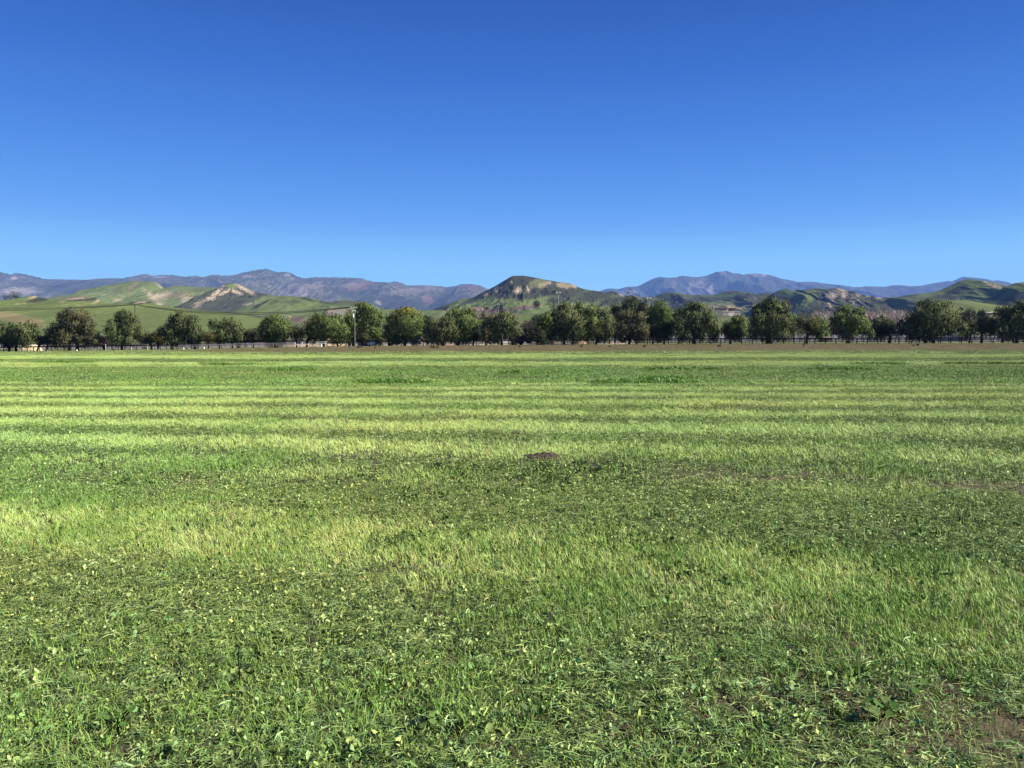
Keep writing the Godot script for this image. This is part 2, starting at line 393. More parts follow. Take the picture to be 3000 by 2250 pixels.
	hill("meadow_slope", "broad smooth green meadow slope behind the left trees", [[-160, 882], [0, 880], [68, 878.7], [84, 878], [91, 870], [103, 866], [118, 872], [140, 876], [160, 881], [193, 882], [199, 874], [210, 871], [250, 870], [282, 874], [302, 884], [312, 889], [378, 889], [392, 884], [415, 881], [438, 884], [460, 893], [475, 895.6], [558, 907], [649, 916], [716, 922.7], [773, 934], [840, 948], [930, 970], [1000, 985]],
		800.0, 380.0, {"nx": 480, "nz": 90, "shape": 1.2, "relief": 0.045, "scale": 120.0, "jag": 0.4, "foot": -2.0, "base": [["g", -9.0], ["l", 0.25]],
		"patches": [["d", 60, 935, 80, 16, -12, 0.5], ["t", 100, 955, 10, 2], ["t", 128, 940, 6, 2], ["t", 112, 955, 8, 2], ["c", 125, 878, 42, 8, 10, 0.7], ["r", 104, 871, 15, 4, 20, 0.9], ["c", 248, 876, 58, 8, 0, 0.6], ["r", 230, 875, 34, 4, 4, 0.8], ["r", 290, 883, 15, 4, 25, 0.7], ["c", 418, 887, 45, 6, 3, 0.6], ["r", 422, 886, 20, 3, 4, 1.2], ["t", 55, 892, 6, 2], ["t", 78, 889, 6, 2], ["t", 185, 885, 8, 2]], "spot": 60.0})
	hill("valley_slope", "low grassy and scrubby rise behind the centre trees", [[760, 985], [860, 950], [930, 940], [1100, 940], [1240, 935], [1330, 925], [1400, 918], [1500, 918], [1600, 920], [1700, 925], [1900, 930], [2100, 928], [2300, 930], [2500, 932], [2700, 930], [2800, 935], [3000, 940], [3120, 945]],
		900.0, 420.0, {"nx": 420, "nz": 40, "shape": 1.1, "relief": 0.05, "scale": 120.0, "jag": 1.0, "base": [["d", -9.0], ["G", -0.1], ["m", 0.2], ["b", 0.45]], "patches": [["g", 1580, 935, 90, 14, 0, 0.4], ["b", 1420, 935, 60, 14, 0, 0.6], ["p", 2500, 940, 180, 12, 0, 0.6]], "spot": 50.0})

# ---------------------------------------------------------------- grass
func rand(a: float, b: float) -> float:
	return rng.randf_range(a, b)

func tint(c: Color, amount: float) -> Color:
	var k := 1.0 + rand(-amount, amount)
	var w := rand(-amount, amount) * 0.4
	return Color(c.r * k * (1.0 + w), c.g * k, c.b * k * (1.0 - w))

func blade(s: Soup, root: Vector3, high: float, wide: float, lean: Vector2, col: Color, two: bool) -> void:
	var az := rand(0, TAU)
	var side := Vector3(cos(az), 0, sin(az)) * wide * 0.5
	var mid := root + Vector3(lean.x * 0.3, high * 0.6, lean.y * 0.3)
	var tip := root + Vector3(lean.x, high, lean.y)
	var nn := side.cross(mid - root).normalized()
	if nn.dot(Vector3(0.6, 0.4, 0.5)) < 0.0: nn = -nn
	nn = (nn + Vector3(0, 0.35, 0)).normalized()
	if two:
		s.quad(root - side, root + side, mid + side * 0.9, mid - side * 0.9, nn, col)
		s.tri(mid - side * 0.9, mid + side * 0.9, tip, nn, col)
	else:
		s.tri(root - side, root + side, tip, nn, col)

func lying(s: Soup, p: Vector3, length: float, wide: float, col: Color, two: bool, way := -99.0) -> void:
	var az := way if way > -90.0 else rand(0, TAU)
	var dir := Vector3(cos(az), rand(-0.25, 0.3), sin(az)).normalized()
	var side := dir.cross(Vector3(rand(-0.6, 0.6), 1.0, rand(-0.6, 0.6))).normalized() * wide * 0.5
	var a := p - dir * length * 0.5
	var b := p + dir * length * 0.5
	a.y = maxf(a.y, 0.003); b.y = maxf(b.y, 0.003)
	var nn := side.cross(dir).normalized()
	if nn.y < 0.0: nn = -nn
	if two:
		var m := (a + b) * 0.5 + Vector3(rand(-0.1, 0.1), rand(0.0, 0.12), rand(-0.1, 0.1)) * length
		s.quad(a - side * 0.7, a + side * 0.7, m + side, m - side, nn, col)
		s.tri(m - side, m + side, b, nn, col)
	else:
		s.quad(a - side, a + side, b + side * 0.4, b - side * 0.4, nn, col)

func leaf(s: Soup, p: Vector3, r: float, col: Color) -> void:
	# a torn or folded leaf
	var up := Vector3(rand(-1.5, 1.5), 1.0, rand(-1.5, 1.5)).normalized()
	var a := up.cross(Vector3(rand(-1, 1), 0.1, rand(-1, 1))).normalized()
	var b := up.cross(a)
	var k := 5
	var squash := rand(0.45, 0.95)
	var rim := []
	for i in k:
		var u := TAU * (i + rand(-0.25, 0.25)) / k
		rim.append(p + (a * cos(u) + b * sin(u) * squash) * r * rand(0.65, 1.15) + up * r * rand(-0.1, 0.45))
	for i in k:
		var p0: Vector3 = rim[i]
		var p1: Vector3 = rim[(i + 1) % k]
		var nn := (p0 - p).cross(p1 - p).normalized()
		if nn.y < 0.0: nn = -nn
		s.tri(p, p0, p1, nn, col)

func stubble_patch(size: float, count: int, high: float, wide: float, two: bool) -> ArrayMesh:
	# stems stand in tufts that share a lean, a height and a tone
	var s := Soup.new()
	var per := 6
	for t in count / per:
		var c := Vector3(rand(-0.5, 0.5) + rand(-0.15, 0.15), 0, rand(-0.5, 0.5) + rand(-0.15, 0.15)) * size
		var pick := rng.randf()
		var base := Color(0.285, 0.40, 0.118)
		if pick < 0.24: base = Color(0.21, 0.31, 0.075)
		elif pick < 0.30: base = Color(0.40, 0.38, 0.18)
		base = tint(base, 0.28)
		var hh := high * rand(0.6, 1.25)
		var lean := Vector2(-0.38 + rng.randfn() * 0.3, rng.randfn() * 0.3)
		for e in per:
			var p := c + Vector3(rng.randfn(), 0, rng.randfn()) * wide * 3.6
			var h := hh * rand(0.7, 1.15)
			blade(s, p, h, wide * rand(0.7, 1.35), (lean + Vector2(rng.randfn(), rng.randfn()) * 0.22) * h, tint(base, 0.15), two)
	for i in count / 6:
		lying(s, Vector3(rand(-0.6, 0.6) * size, rand(0.01, high * 0.4), rand(-0.6, 0.6) * size), high * rand(0.5, 1.4), wide, tint(Color(0.32, 0.38, 0.15), 0.35), two)
	return s.mesh()

func mulch_patch(size: float, count: int, high: float, wide: float, leaf_r: float, two: bool) -> ArrayMesh:
	# swirls of cut stems and torn leaves, with gaps that show the soil
	var s := Soup.new()
	var per := 8
	for t in count / per:
		var c := Vector3(rand(-0.6, 0.6) * size, 0, rand(-0.6, 0.6) * size)
		var lift := high * rng.randf() * rng.randf()
		var az := rand(0, TAU)
		var pick := rng.randf()
		var base := Color(0.160, 0.235, 0.070)
		if pick < 0.17: base = Color(0.30, 0.385, 0.145)
		elif pick < 0.45: base = Color(0.06, 0.105, 0.03)
		base = tint(base, 0.3)
		var leafy := rng.randf() < 0.42
		for e in per:
			var p := c + Vector3(rng.randfn(), 0, rng.randfn()) * wide * 5.0
			p.y = 0.006 + lift + high * rand(0.0, 0.35)
			if leafy and e < 5:
				leaf(s, p, leaf_r * rand(0.25, 0.9) * rand(0.6, 1.4), tint(base if rng.randf() < 0.62 else Color(0.25, 0.335, 0.12), 0.3))
			elif e > 5:
				var h := high * rand(0.5, 1.15)
				blade(s, p * Vector3(1, 0, 1), h, wide * rand(0.7, 1.2), Vector2(rand(-0.8, 0.8), rand(-0.8, 0.8)) * h, tint(Color(0.17, 0.265, 0.06), 0.35), two)
			else:
				lying(s, p, high * rand(0.45, 1.5), wide * rand(0.7, 1.3), tint(base, 0.25), two, az + rng.randfn() * 0.6)
	return s.mesh()

func lush_patch(size: float, count: int, high: float, wide: float, leaf_r: float, two: bool) -> ArrayMesh:
	var s := Soup.new()
	for i in count:
		var p := Vector3(rand(-0.6, 0.6) * size, 0, rand(-0.6, 0.6) * size)
		var h := high * rand(0.45, 1.2)
		if rng.randf() < 0.04:
			p.y = h * 0.7
			leaf(s, p, leaf_r * rand(0.6, 1.3), tint(Color(0.12, 0.22, 0.06), 0.4))
		else:
			blade(s, p, h, wide * rand(0.7, 1.3), Vector2(rand(-0.8, 0.5), rand(-0.6, 0.6)) * h, tint(Color(0.13, 0.24, 0.045), 0.4), two)
	return s.mesh()

func scatter(called: String, label: String, meshes: Array, lists: Array, mat: Material) -> void:
	# one object per kind of ground cover; each holds its variants
	var holder: Node3D = null
	for k in meshes.size():
		var tr: Array = lists[k]
		if tr.is_empty(): continue
		var mm := MultiMesh.new()
		mm.transform_format = MultiMesh.TRANSFORM_3D
		mm.use_colors = true
		mm.mesh = meshes[k]
		mm.instance_count = tr.size()
		for i in tr.size():
			mm.set_instance_transform(i, tr[i][0])
			mm.set_instance_color(i, tr[i][1])
		var o := MultiMeshInstance3D.new()
		o.multimesh = mm
		o.material_override = mat
		if holder == null:
			holder = o
			o.name = numbered(called)
			add_child(o, true)
			tag(o, label, "grass", "", "stuff")
		else:
			o.name = "tufts"
			o.set_meta("kind", "stuff")
			holder.add_child(o, true)

func make_grass() -> void:
	var gm := vertex_mat(0.55, 0.45, 0.35)
	var levels := [
		# from, to, step, patch, stubble n, high, wide, mulch n, leaf radius, variants, two
		[1.7, 8.0, 0.25, 0.5, 480, 0.058, 0.0036, 860, 0.0145, 5, true],
		[8.0, 26.0, 0.4, 0.8, 560, 0.062, 0.0057, 560, 0.018, 4, true],
		[26.0, 75.0, 0.85, 1.5, 480, 0.070, 0.014, 420, 0.032, 4, false],
		[75.0, 184.0, 1.8, 3.0, 400, 0.08, 0.034, 340, 0.06, 4, false]]
	var names := ["stubble_grass", "cut_grass", "lush_grass"]
	var labels := ["pale standing stubble left by the mower", "cut grass and leaves lying in windrows", "fresh green grass growing in the field"]
	var all_mesh := [[], [], []]
	var all_list := [[], [], []]
	for L in levels:
		var nv: int = L[9]
		var first: int = all_mesh[0].size()
		for k in nv:
			all_mesh[0].append(stubble_patch(L[3], L[4], L[5], L[6], L[10])); all_list[0].append([])
			all_mesh[1].append(mulch_patch(L[3], L[7], L[5] * 0.95, L[6] * 1.1, L[8], L[10])); all_list[1].append([])
			all_mesh[2].append(lush_patch(L[3], L[4], L[5] * 1.2, L[6] * 0.95, L[8], L[10])); all_list[2].append([])
		var step: float = L[2]
		var d: float = L[0]
		while d < L[1]:
			var half := d * 0.78 + 1.2
			var x := -half
			while x < half:
				var xx := x + rand(-0.5, 0.5) * step
				var dd := d + rand(-0.5, 0.5) * step
				x += step
				var soil := bare(xx, dd) if dd < 30.0 else 0.0
				if rng.randf() < soil * 0.93: continue
				var b := standing(xx, dd)
				var rich := n_b.get_noise_2d(xx * 2.5 + 300.0, dd * 4.0)
				var kind := 0 if rng.randf() < smoothstep(0.2, 0.8, b) else 1
				if rng.randf() < clampf(0.04 + rich * 0.45, 0.01, 0.4) * (1.0 if dd < 60.0 else 0.6): kind = 2
				if dd > 26.0 and dd < 42.0 and rng.randf() < 0.55: kind = 2
				if dd > 4.2 and dd < 7.5 and b > 0.75 and rng.randf() < 0.38: kind = 2
				elif dd < 23.0 and b > 0.75 and kind == 2 and rng.randf() < 0.6: kind = 0
				var tone := 1.0 + 0.14 * n_a.get_noise_2d(xx * 6.0, dd * 12.0) + rand(-0.06, 0.06)
				var col := Color(tone, tone, tone)
				var lift := 1.0
				if dd > 76.0:
					var px := 1500.0 + xx / dd * FOCAL
					var dry := smoothstep(80.0, 108.0, dd + 10.0 * n_b.get_noise_2d(xx * 1.0, dd * 3.0)) * smoothstep(200.0, 800.0, px)
					dry = maxf(dry, 0.35 * smoothstep(94.0, 104.0, dd))
					if rng.randf() < dry * 0.5: continue
					col = col.lerp(Color(0.95, 0.56, 0.8) * tone, dry * 0.85)
					if dry > 0.4:
						lift = 0.5
						kind = 1
				if dd > 29.0: col = col * (0.82 if dd < 44.0 else 0.9)
				var warm := n_b.get_noise_2d(xx * 1.7 + 90.0, dd * 1.7)
				col = Color(col.r * (1.0 + 0.18 * warm), col.g, col.b)
				var basis := Basis(Vector3.UP, rand(0, TAU) if kind == 1 else rand(-0.6, 0.6)).scaled(Vector3(1, lift * rand(0.8, 1.2) * (1.0 - 0.5 * soil), 1))
				all_list[kind][first + rng.randi_range(0, nv - 1)].append([Transform3D(basis, Vector3(xx, ground(xx, dd), -dd)), col])
			d += step
	for k in 3:
		scatter(names[k], labels[k], all_mesh[k], all_list[k], gm)

# ---------------------------------------------------------------- trees
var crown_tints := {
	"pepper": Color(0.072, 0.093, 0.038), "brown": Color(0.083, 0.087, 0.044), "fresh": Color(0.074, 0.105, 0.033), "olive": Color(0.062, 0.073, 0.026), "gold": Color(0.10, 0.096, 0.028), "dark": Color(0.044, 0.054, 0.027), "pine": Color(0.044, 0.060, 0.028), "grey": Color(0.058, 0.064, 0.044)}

func crown(lobes: Array, foot: Vector3, tone: Color, kind: String, density: float, top_tone := Color(-1, 0, 0)) -> ArrayMesh:
	var s := Soup.new()
	var top := -1e9
	var low := 1e9
	for l in lobes:
		top = maxf(top, l[0].y + l[1].y)
		low = minf(low, l[0].y - l[1].y)
	var droop := kind == "pepper"
	var seed_off := rand(0, 500)
	for l in lobes:
		var c: Vector3 = l[0]
		var r: Vector3 = l[1]
		var area := (r.x * r.y + r.y * r.z + r.x * r.z)
		var clumps := int(area * (8.5 if droop else 19.0) * density)
		for k in clumps:
			var dir := Vector3(rng.randfn(), rng.randfn(), rng.randfn()).normalized()
			var bump := 1.0 + 0.42 * n_a.get_noise_3d(dir.x * 26.0 + seed_off, dir.y * 26.0, dir.z * 26.0)
			var q := pow(rng.randf(), 0.42) * bump
			if rng.randf() < 0.10: q *= 1.18
			var p := c + dir * r * q
			if p.y < low: continue
			var shade := 1.0 + 0.35 * n_b.get_noise_3d(p.x * 14.0, p.y * 14.0, p.z * 14.0) + rand(-0.14, 0.14)
			var base := tone
			if top_tone.r >= 0.0:
				var hi := smoothstep(0.70, 0.97, (p.y - low) / (top - low) + 0.12 * n_b.get_noise_2d(p.x * 12.0, p.z * 12.0))
				base = tone.lerp(top_tone, hi)
			var col := Color(base.r * shade * (1.0 + rand(-0.08, 0.12)), base.g * shade, base.b * shade)
			var size := rand(0.36, 0.70) if droop else rand(0.24, 0.45)
			var many := 13 if droop else 9
			var turn := Vector3(rng.randfn(), rng.randfn(), rng.randfn()).normalized()
			for e in many:
				var o := Vector3(rng.randfn(), rng.randfn() * (1.2 if droop else 0.7), rng.randfn()) * size * 0.6
				if droop: o.y -= absf(o.y) * 0.5
				var a := p + o
				var az := rand(0, TAU)
				var side := Vector3(cos(az), rand(-0.4, 0.4), sin(az)) * (rand(0.06, 0.13) if droop else rand(0.07, 0.14))
				var dn := Vector3(rand(-0.35, 0.35), -1.0, rand(-0.35, 0.35)) * rand(0.25, 0.55) if droop else Vector3(rand(-1, 1), rand(-0.6, 1), rand(-1, 1)).normalized() * rand(0.14, 0.26)
				var nn := ((a - c) / r).normalized() * 0.8 + turn * 0.35 + Vector3(rng.randfn(), rng.randfn(), rng.randfn()) * 0.2
				s.tri(a, a + dn + side, a + dn - side, nn.normalized(), col)
	return s.mesh()

func trunk_mesh(foot: Vector3, aims: Array, girth: float, lean: float) -> ArrayMesh:
	# coordinates are relative to the foot
	var s := Soup.new()
	var fork := Vector3(lean, 1.5 + rand(-0.3, 0.5), rand(-0.2, 0.2))
	s.tube([Vector3(0, -0.3, 0), Vector3(0, 0.12, 0), Vector3(lean * 0.3, 0.6, 0), fork], [girth * 1.5, girth * 1.15, girth * 0.95, girth * 0.85], 8, Color(1, 1, 1))
	for a in aims:
		var m: Vector3 = fork.lerp(a, 0.5) + Vector3(rand(-0.4, 0.4), rand(0.0, 0.5), rand(-0.3, 0.3))
		s.tube([fork - Vector3(0, 0.15, 0), fork.lerp(m, 0.5) + Vector3(0, 0.1, 0), m, a], [girth * 0.7, girth * 0.55, girth * 0.42, girth * 0.12], 6, Color(1, 1, 1))
	return s.mesh()

func tree(called: String, label: String, kind: String, tone: String, d: float, feet: Array, box: Array, o := {}) -> void:
	# box: crown left, right, top, bottom in photo units
	var foot_px: float = feet[0]
	var foot := on_ground(foot_px, d)
	var k := d / FOCAL
	var t := thing(called, label, o.get("cat", "tree"), foot, 0.0, o.get("group", "trees behind the field fence"))
	rng.seed = hash(label)
	var lobes := []
	var w: float = (box[1] - box[0]) * k
	var h: float = (box[3] - box[2]) * k
	var mid := at((box[0] + box[1]) * 0.5, (box[2] + box[3]) * 0.5, d) - foot
	var deep: float = minf(w, h * 1.3) * 0.5
	if o.has("lobes"):
		for l in o.lobes:
			var c := at(l[0], l[1], d) - foot
			var dz: float = l[4] if l.size() > 4 else rand(-0.3, 0.3)
			lobes.append([c + Vector3(0, 0, dz * deep), Vector3(l[2] * k, l[3] * k, (l[2] + l[3]) * 0.5 * k)])
	elif kind == "dome":
		lobes.append([mid + Vector3(0, -h * 0.12, 0), Vector3(w * 0.48, h * 0.56, deep * 0.95)])
		for i in 4:
			lobes.append([mid + Vector3(rand(-0.28, 0.28) * w, rand(-0.3, 0.12) * h, rand(-0.4, 0.4) * deep), Vector3(w * 0.24, h * 0.3, deep * 0.5)])
	elif kind == "pine":
		for i in 6:
			var f := i / 5.0
			lobes.append([mid + Vector3(rand(-0.12, 0.12) * w, (f - 0.45) * h * 0.9, 0), Vector3(w * 0.5, h * 0.2, deep) * Vector3(1.0 - f * 0.62, 1.0, 1.0 - f * 0.62)])
	else:
		lobes.append([mid + Vector3(0, h * 0.02, 0), Vector3(w * 0.40, h * 0.42, deep * 0.85)])
		var n := 9
		for i in n:
			var an := TAU * (i + rand(-0.3, 0.3)) / n
			var rr := rand(0.18, 0.26)
			var ex := cos(an) * (0.5 - rr * 0.9) * w
			var ey := sin(an) * (0.5 - rr * 0.9) * h
			lobes.append([mid + Vector3(ex, ey, rand(-0.7, 0.7) * deep), Vector3(rr * w * rand(0.85, 1.1), rr * h * rand(0.9, 1.25), rr * 2.0 * deep)])
	if kind == "pepper":
		# drooping crowns hang low
		var high := -1e9
		for l in lobes: high = maxf(high, l[0].y + l[1].y)
		for l in lobes:
			l[0].y = high - (high - l[0].y) * (1.05 if foot_px < 900.0 else 1.08)
			l[1].y *= 1.06
	var style := "pepper" if kind == "pepper" else "dome"
	var top_tone := Color(-1, 0, 0)
	if o.has("top"): top_tone = o.top
	var cr := put("crown", crown(lobes, foot, crown_tints[tone], style, o.get("density", 1.0), top_tone), mats.leaf, t)
	if o.has("no_trunk"): return
	for f in feet.size():
		var off := on_ground(feet[f], d) - foot
		var aims := []
		for i in 4:
			var l = lobes[(i * 2 + f) % lobes.size()]
			aims.append((l[0] as Vector3) - off + Vector3(0, -0.2, 0))
		var girth: float = o.get("girth", 0.16 + w * 0.017)
		var lean: float = o.get("lean", rand(-0.25, 0.25))
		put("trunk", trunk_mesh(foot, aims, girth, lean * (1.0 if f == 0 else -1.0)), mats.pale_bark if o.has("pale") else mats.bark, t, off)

func bare_bush(called: String, label: String, d: float, box: Array, col: Color, count: int) -> void:
	rng.seed = hash(label)
	var k := d / FOCAL
	var px: float = (box[0] + box[1]) * 0.5
	var foot := on_ground(px, d)
	var w: float = (box[1] - box[0]) * k * 0.5
	var h: float = at(px, box[2], d).y - foot.y
	var t := thing(called, label, "bush", foot)
	var s := Soup.new()
	for i in count:
		var a := Vector3(rand(-0.15, 0.15) * w, 0, rand(-0.15, 0.15) * w)
		var dir := Vector3(rng.randfn() * 0.5, 0, rng.randfn() * 0.5).limit_length(1.0)
		var b := Vector3(dir.x * w, h * (0.45 + 0.5 * sqrt(maxf(0.0, 1.0 - dir.length_squared())) * rand(0.6, 1.05)), dir.z * w)
		s.tube([a, a.lerp(b, 0.5) + Vector3(0, h * 0.1, 0), b], [0.05, 0.035, 0.012], 3, tint(col, 0.3))
		for e in 5:
			var p := a.lerp(b, rand(0.45, 1.0))
			var q := p + Vector3(rand(-0.4, 0.4), rand(0.0, 0.5), rand(-0.4, 0.4)) * 1.1
			var side := Vector3(rand(-0.03, 0.03), 0, rand(-0.03, 0.03)) + Vector3(0.02, 0, 0)
			s.tri(p - side, p + side, q, Vector3(rng.randfn(), 0.4, rng.randfn()).normalized(), tint(col, 0.35))
	put("twigs", s.mesh(), mats.leaf, t)

func make_trees() -> void:
	var P := "pepper_tree"
	var S := "small_tree"
	var gp := {"group": "large drooping trees behind the field fence"}
	tree(P, "drooping tree cut by the left edge of the photo", "pepper", "pepper", 184.0, [27.0], [-28, 60, 946, 1008], gp)
	tree(P, "drooping tree with a straight dark trunk, second large tree from the left edge", "pepper", "pepper", 180.0, [48.0], [22, 108, 940, 1004], gp)
	tree(S, "small olive brown tree just right of the two leftmost trunks", "dome", "olive", 190.0, [111.0], [96, 140, 978, 1010])
	tree(S, "small dull green tree tucked under the left side of the big twin trunk tree", "dome", "olive", 192.0, [140.0], [122, 172, 974, 1010])
	tree(P, "largest tree of the left side, broad brownish crown on twin trunks", "pepper", "brown", 189.0, [204.0, 228.0], [138, 295, 902, 1008], {"group": gp.group, "lobes": [[215, 940, 48, 34], [222, 918, 40, 16], [245, 940, 26, 30], [178, 970, 32, 28], [165, 985, 24, 24], [200, 985, 24, 26], [232, 980, 30, 28], [268, 982, 26, 22], [280, 992, 14, 14], [160, 960, 20, 14], [262, 950, 12, 20]]})
	bare_bush("reddish_bush", "reddish bare twiggy bush right of the largest left tree", 206.0, [288, 328, 980, 1012], Color(0.17, 0.11, 0.08), 240)
	tree(P, "tall ragged tree in front of the left power pole", "pepper", "pepper", 190.0, [358.0], [314, 420, 908, 1004], {"group": gp.group, "lobes": [[360, 940, 34, 32], [352, 918, 20, 10], [378, 925, 20, 14], [335, 960, 20, 30], [333, 990, 12, 16], [375, 965, 28, 28], [402, 972, 18, 20], [355, 985, 16, 16], [385, 990, 14, 14], [322, 945, 8, 10]]})
	bare_bush("grey_bush", "pale grey leafless bush right of the left power pole", 240.0, [400, 452, 972, 1012], Color(0.26, 0.24, 0.2), 260)
	tree(S, "dull round small tree left of the yellow green dome shaped one", "dome", "olive", 194.0, [445.0], [411, 458, 974, 1006])
	tree(S, "yellow green dome shaped small tree with a flat base", "dome", "gold", 190.0, [465.0], [432, 498, 966, 1006], {"density": 1.2})
	tree(P, "wide tree with a peaked top and dark hollow left side", "pepper", "pepper", 190.0, [505.0, 572.0], [460, 592, 910, 1006], {"group": gp.group, "lobes": [[530, 945, 38, 32], [528, 920, 14, 12], [505, 930, 16, 14], [560, 935, 16, 22], [490, 970, 30, 26], [475, 965, 16, 14], [545, 975, 36, 24], [575, 970, 16, 30], [520, 990, 26, 18], [565, 992, 18, 12]]})
	tree(S, "golden brown small tree right of the peaked tree", "dome", "gold", 189.0, [613.0], [590, 638, 966, 1005])
	tree(P, "loose tree with open forked trunks left of the brown bushy tree", "pepper", "pepper", 190.0, [646.0, 680.0], [612, 722, 930, 1003], {"group": gp.group, "lobes": [[655, 955, 26, 22], [625, 945, 13, 16], [670, 942, 18, 12], [650, 975, 18, 22], [690, 965, 26, 22], [705, 985, 16, 18], [680, 980, 18, 12], [640, 990, 10, 12]]})
	tree(S, "brown bushy small tree beside the dense dark tree", "dome", "olive", 190.0, [742.0], [716, 768, 956, 1003], {"top": Color(0.16, 0.17, 0.05)})
	tree(P, "dense rounded tree left of the small tree by the white gate", "pepper", "fresh", 190.0, [804.0], [750, 852, 919, 1004], gp)
	tree(S, "small brownish tree behind the left end of the white gate", "dome", "olive", 190.0, [868.0], [846, 894, 952, 1000])
	tree(P, "broad fresh green tree above the white gate", "pepper", "fresh", 191.0, [902.0, 948.0], [886, 1030, 913, 1000], {"group": gp.group, "lobes": [[960, 950, 58, 32], [935, 928, 24, 14], [975, 930, 26, 16], [912, 965, 24, 28], [1005, 968, 22, 24], [950, 980, 30, 16], [985, 985, 26, 12], [915, 945, 18, 16]]})
	tree(P, "tallest rounded tree, standing behind the pole with the white transformer", "pepper", "fresh", 198.0, [1068.0, 1036.0], [1008, 1128, 880, 1004], {"group": gp.group, "lobes": [[1070, 930, 46, 40], [1060, 895, 24, 16], [1078, 902, 20, 16], [1095, 925, 26, 26], [1030, 940, 22, 40], [1025, 975, 18, 26], [1085, 965, 32, 30], [1110, 975, 18, 28], [1060, 985, 20, 18]]})
	tree(S, "umbrella shaped brown green small tree beside the transformer pole", "dome", "olive", 187.0, [1061.0], [1044, 1085, 973, 997], {"density": 1.3})
	tree(P, "big tree with a yellow tinged top", "pepper", "fresh", 193.0, [1186.0, 1141.0], [1118, 1246, 895, 1002], {"group": gp.group, "top": Color(0.17, 0.17, 0.032), "lobes": [[1185, 940, 52, 34], [1190, 910, 28, 15], [1150, 930, 26, 18], [1220, 935, 24, 28], [1140, 965, 22, 24], [1175, 975, 30, 22], [1220, 975, 24, 24], [1150, 985, 18, 14]]})
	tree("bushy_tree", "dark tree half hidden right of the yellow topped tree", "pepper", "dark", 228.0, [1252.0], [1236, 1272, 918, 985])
	tree(P, "low left one of the two overlapping trees left of the centre", "pepper", "pepper", 188.0, [1297.0], [1238, 1345, 922, 1004], {"group": gp.group, "lobes": [[1295, 960, 42, 28], [1310, 938, 26, 16], [1265, 965, 24, 26], [1330, 970, 20, 24], [1285, 985, 28, 16], [1255, 985, 14, 14]]})
	tree(P, "high right one of the two overlapping trees left of the centre", "pepper", "fresh", 191.0, [1344.0], [1296, 1416, 897, 1002], {"group": gp.group, "lobes": [[1355, 940, 46, 32], [1335, 912, 28, 14], [1370, 912, 18, 12], [1390, 945, 22, 28], [1370, 975, 30, 22], [1400, 970, 14, 20], [1345, 985, 20, 14], [1320, 930, 20, 20]]})
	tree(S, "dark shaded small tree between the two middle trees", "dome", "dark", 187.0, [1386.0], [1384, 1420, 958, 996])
	tree(S, "slim pale olive small tree left of the forked middle tree", "dome", "olive", 187.0, [1423.0], [1412, 1436, 955, 1000])
	tree("bushy_tree", "dark conifer showing behind the gap left of the forked middle tree", "pine", "grey", 245.0, [1412.0], [1394, 1430, 922, 985])
	tree(P, "middle tree with a forked trunk framing a white wall", "pepper", "pepper", 189.0, [1470.0], [1424, 1524, 907, 1002], {"group": gp.group, "lobes": [[1475, 942, 40, 30], [1478, 918, 24, 12], [1445, 940, 20, 22], [1505, 955, 20, 30], [1440, 975, 18, 20], [1505, 985, 16, 16], [1480, 968, 26, 14], [1455, 985, 12, 12]]})
	bare_bush("bare_grey_tree", "tall bare grey bush behind the gap right of the forked middle tree", 232.0, [1512, 1586, 930, 1008], Color(0.17, 0.15, 0.13), 420)
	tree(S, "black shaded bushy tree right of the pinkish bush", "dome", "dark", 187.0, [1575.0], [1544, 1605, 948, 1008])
	bare_bush("pinkish_bush", "pinkish brown dry bush beside the black shaded tree", 190.0, [1506, 1548, 980, 1010], Color(0.24, 0.16, 0.12), 300)
	tree(P, "narrow tree at the left flank of the tall twin trees", "pepper", "fresh", 188.0, [1590.0], [1572, 1620, 915, 998], gp)
	tree(P, "left one of the tall twin trees right of the centre", "pepper", "pepper", 189.0, [1652.0], [1600, 1712, 880, 996], {"group": gp.group, "lobes": [[1655, 930, 46, 36], [1655, 895, 26, 16], [1625, 930, 22, 34], [1690, 945, 22, 34], [1640, 965, 34, 26], [1680, 970, 26, 22], [1615, 965, 14, 20]]})
	tree(P, "right one of the tall twin trees right of the centre", "pepper", "fresh", 193.0, [1679.0], [1665, 1750, 880, 992], {"group": gp.group, "lobes": [[1710, 935, 34, 34], [1697, 896, 14, 18], [1725, 905, 18, 14], [1735, 945, 16, 32], [1700, 970, 26, 20], [1728, 972, 18, 16]]})
	tree(P, "loose tree right of the tall twin trees, its trunk hidden", "pepper", "pepper", 206.0, [1785.0], [1736, 1805, 905, 990], gp)
	tree(S, "rounded brown green small tree before the loose tree", "dome", "olive", 187.0, [1746.0], [1730, 1768, 950, 990])
	tree(P, "brownish tree in front of the tall conifer", "pepper", "brown", 187.0, [1843.0], [1798, 1908, 904, 992], {"group": gp.group, "lobes": [[1850, 945, 44, 30], [1835, 920, 24, 14], [1870, 925, 22, 16], [1880, 960, 22, 26], [1820, 955, 22, 24], [1815, 975, 12, 12], [1870, 980, 18, 12]]})
	tree("conifer_tree", "tall conifer rising behind the brownish tree", "pepper", "pine", 262.0, [1848.0], [1818, 1884, 862, 985])
	tree("conifer_tree", "shorter dark conifer left of the tall conifer", "pepper", "pine", 266.0, [1800.0], [1776, 1830, 886, 985])
	tree("conifer_tree", "pointed conifer just right of the tall conifer", "pepper", "pine", 258.0, [1884.0], [1862, 1906, 875, 985])
	tree("bushy_tree", "dense green tree left of the big black sided tree", "pepper", "fresh", 232.0, [1930.0], [1884, 1976, 884, 988])
	tree(S, "black shaded small tree left of the big black sided tree", "dome", "dark", 190.0, [1945.0], [1922, 1972, 936, 992])
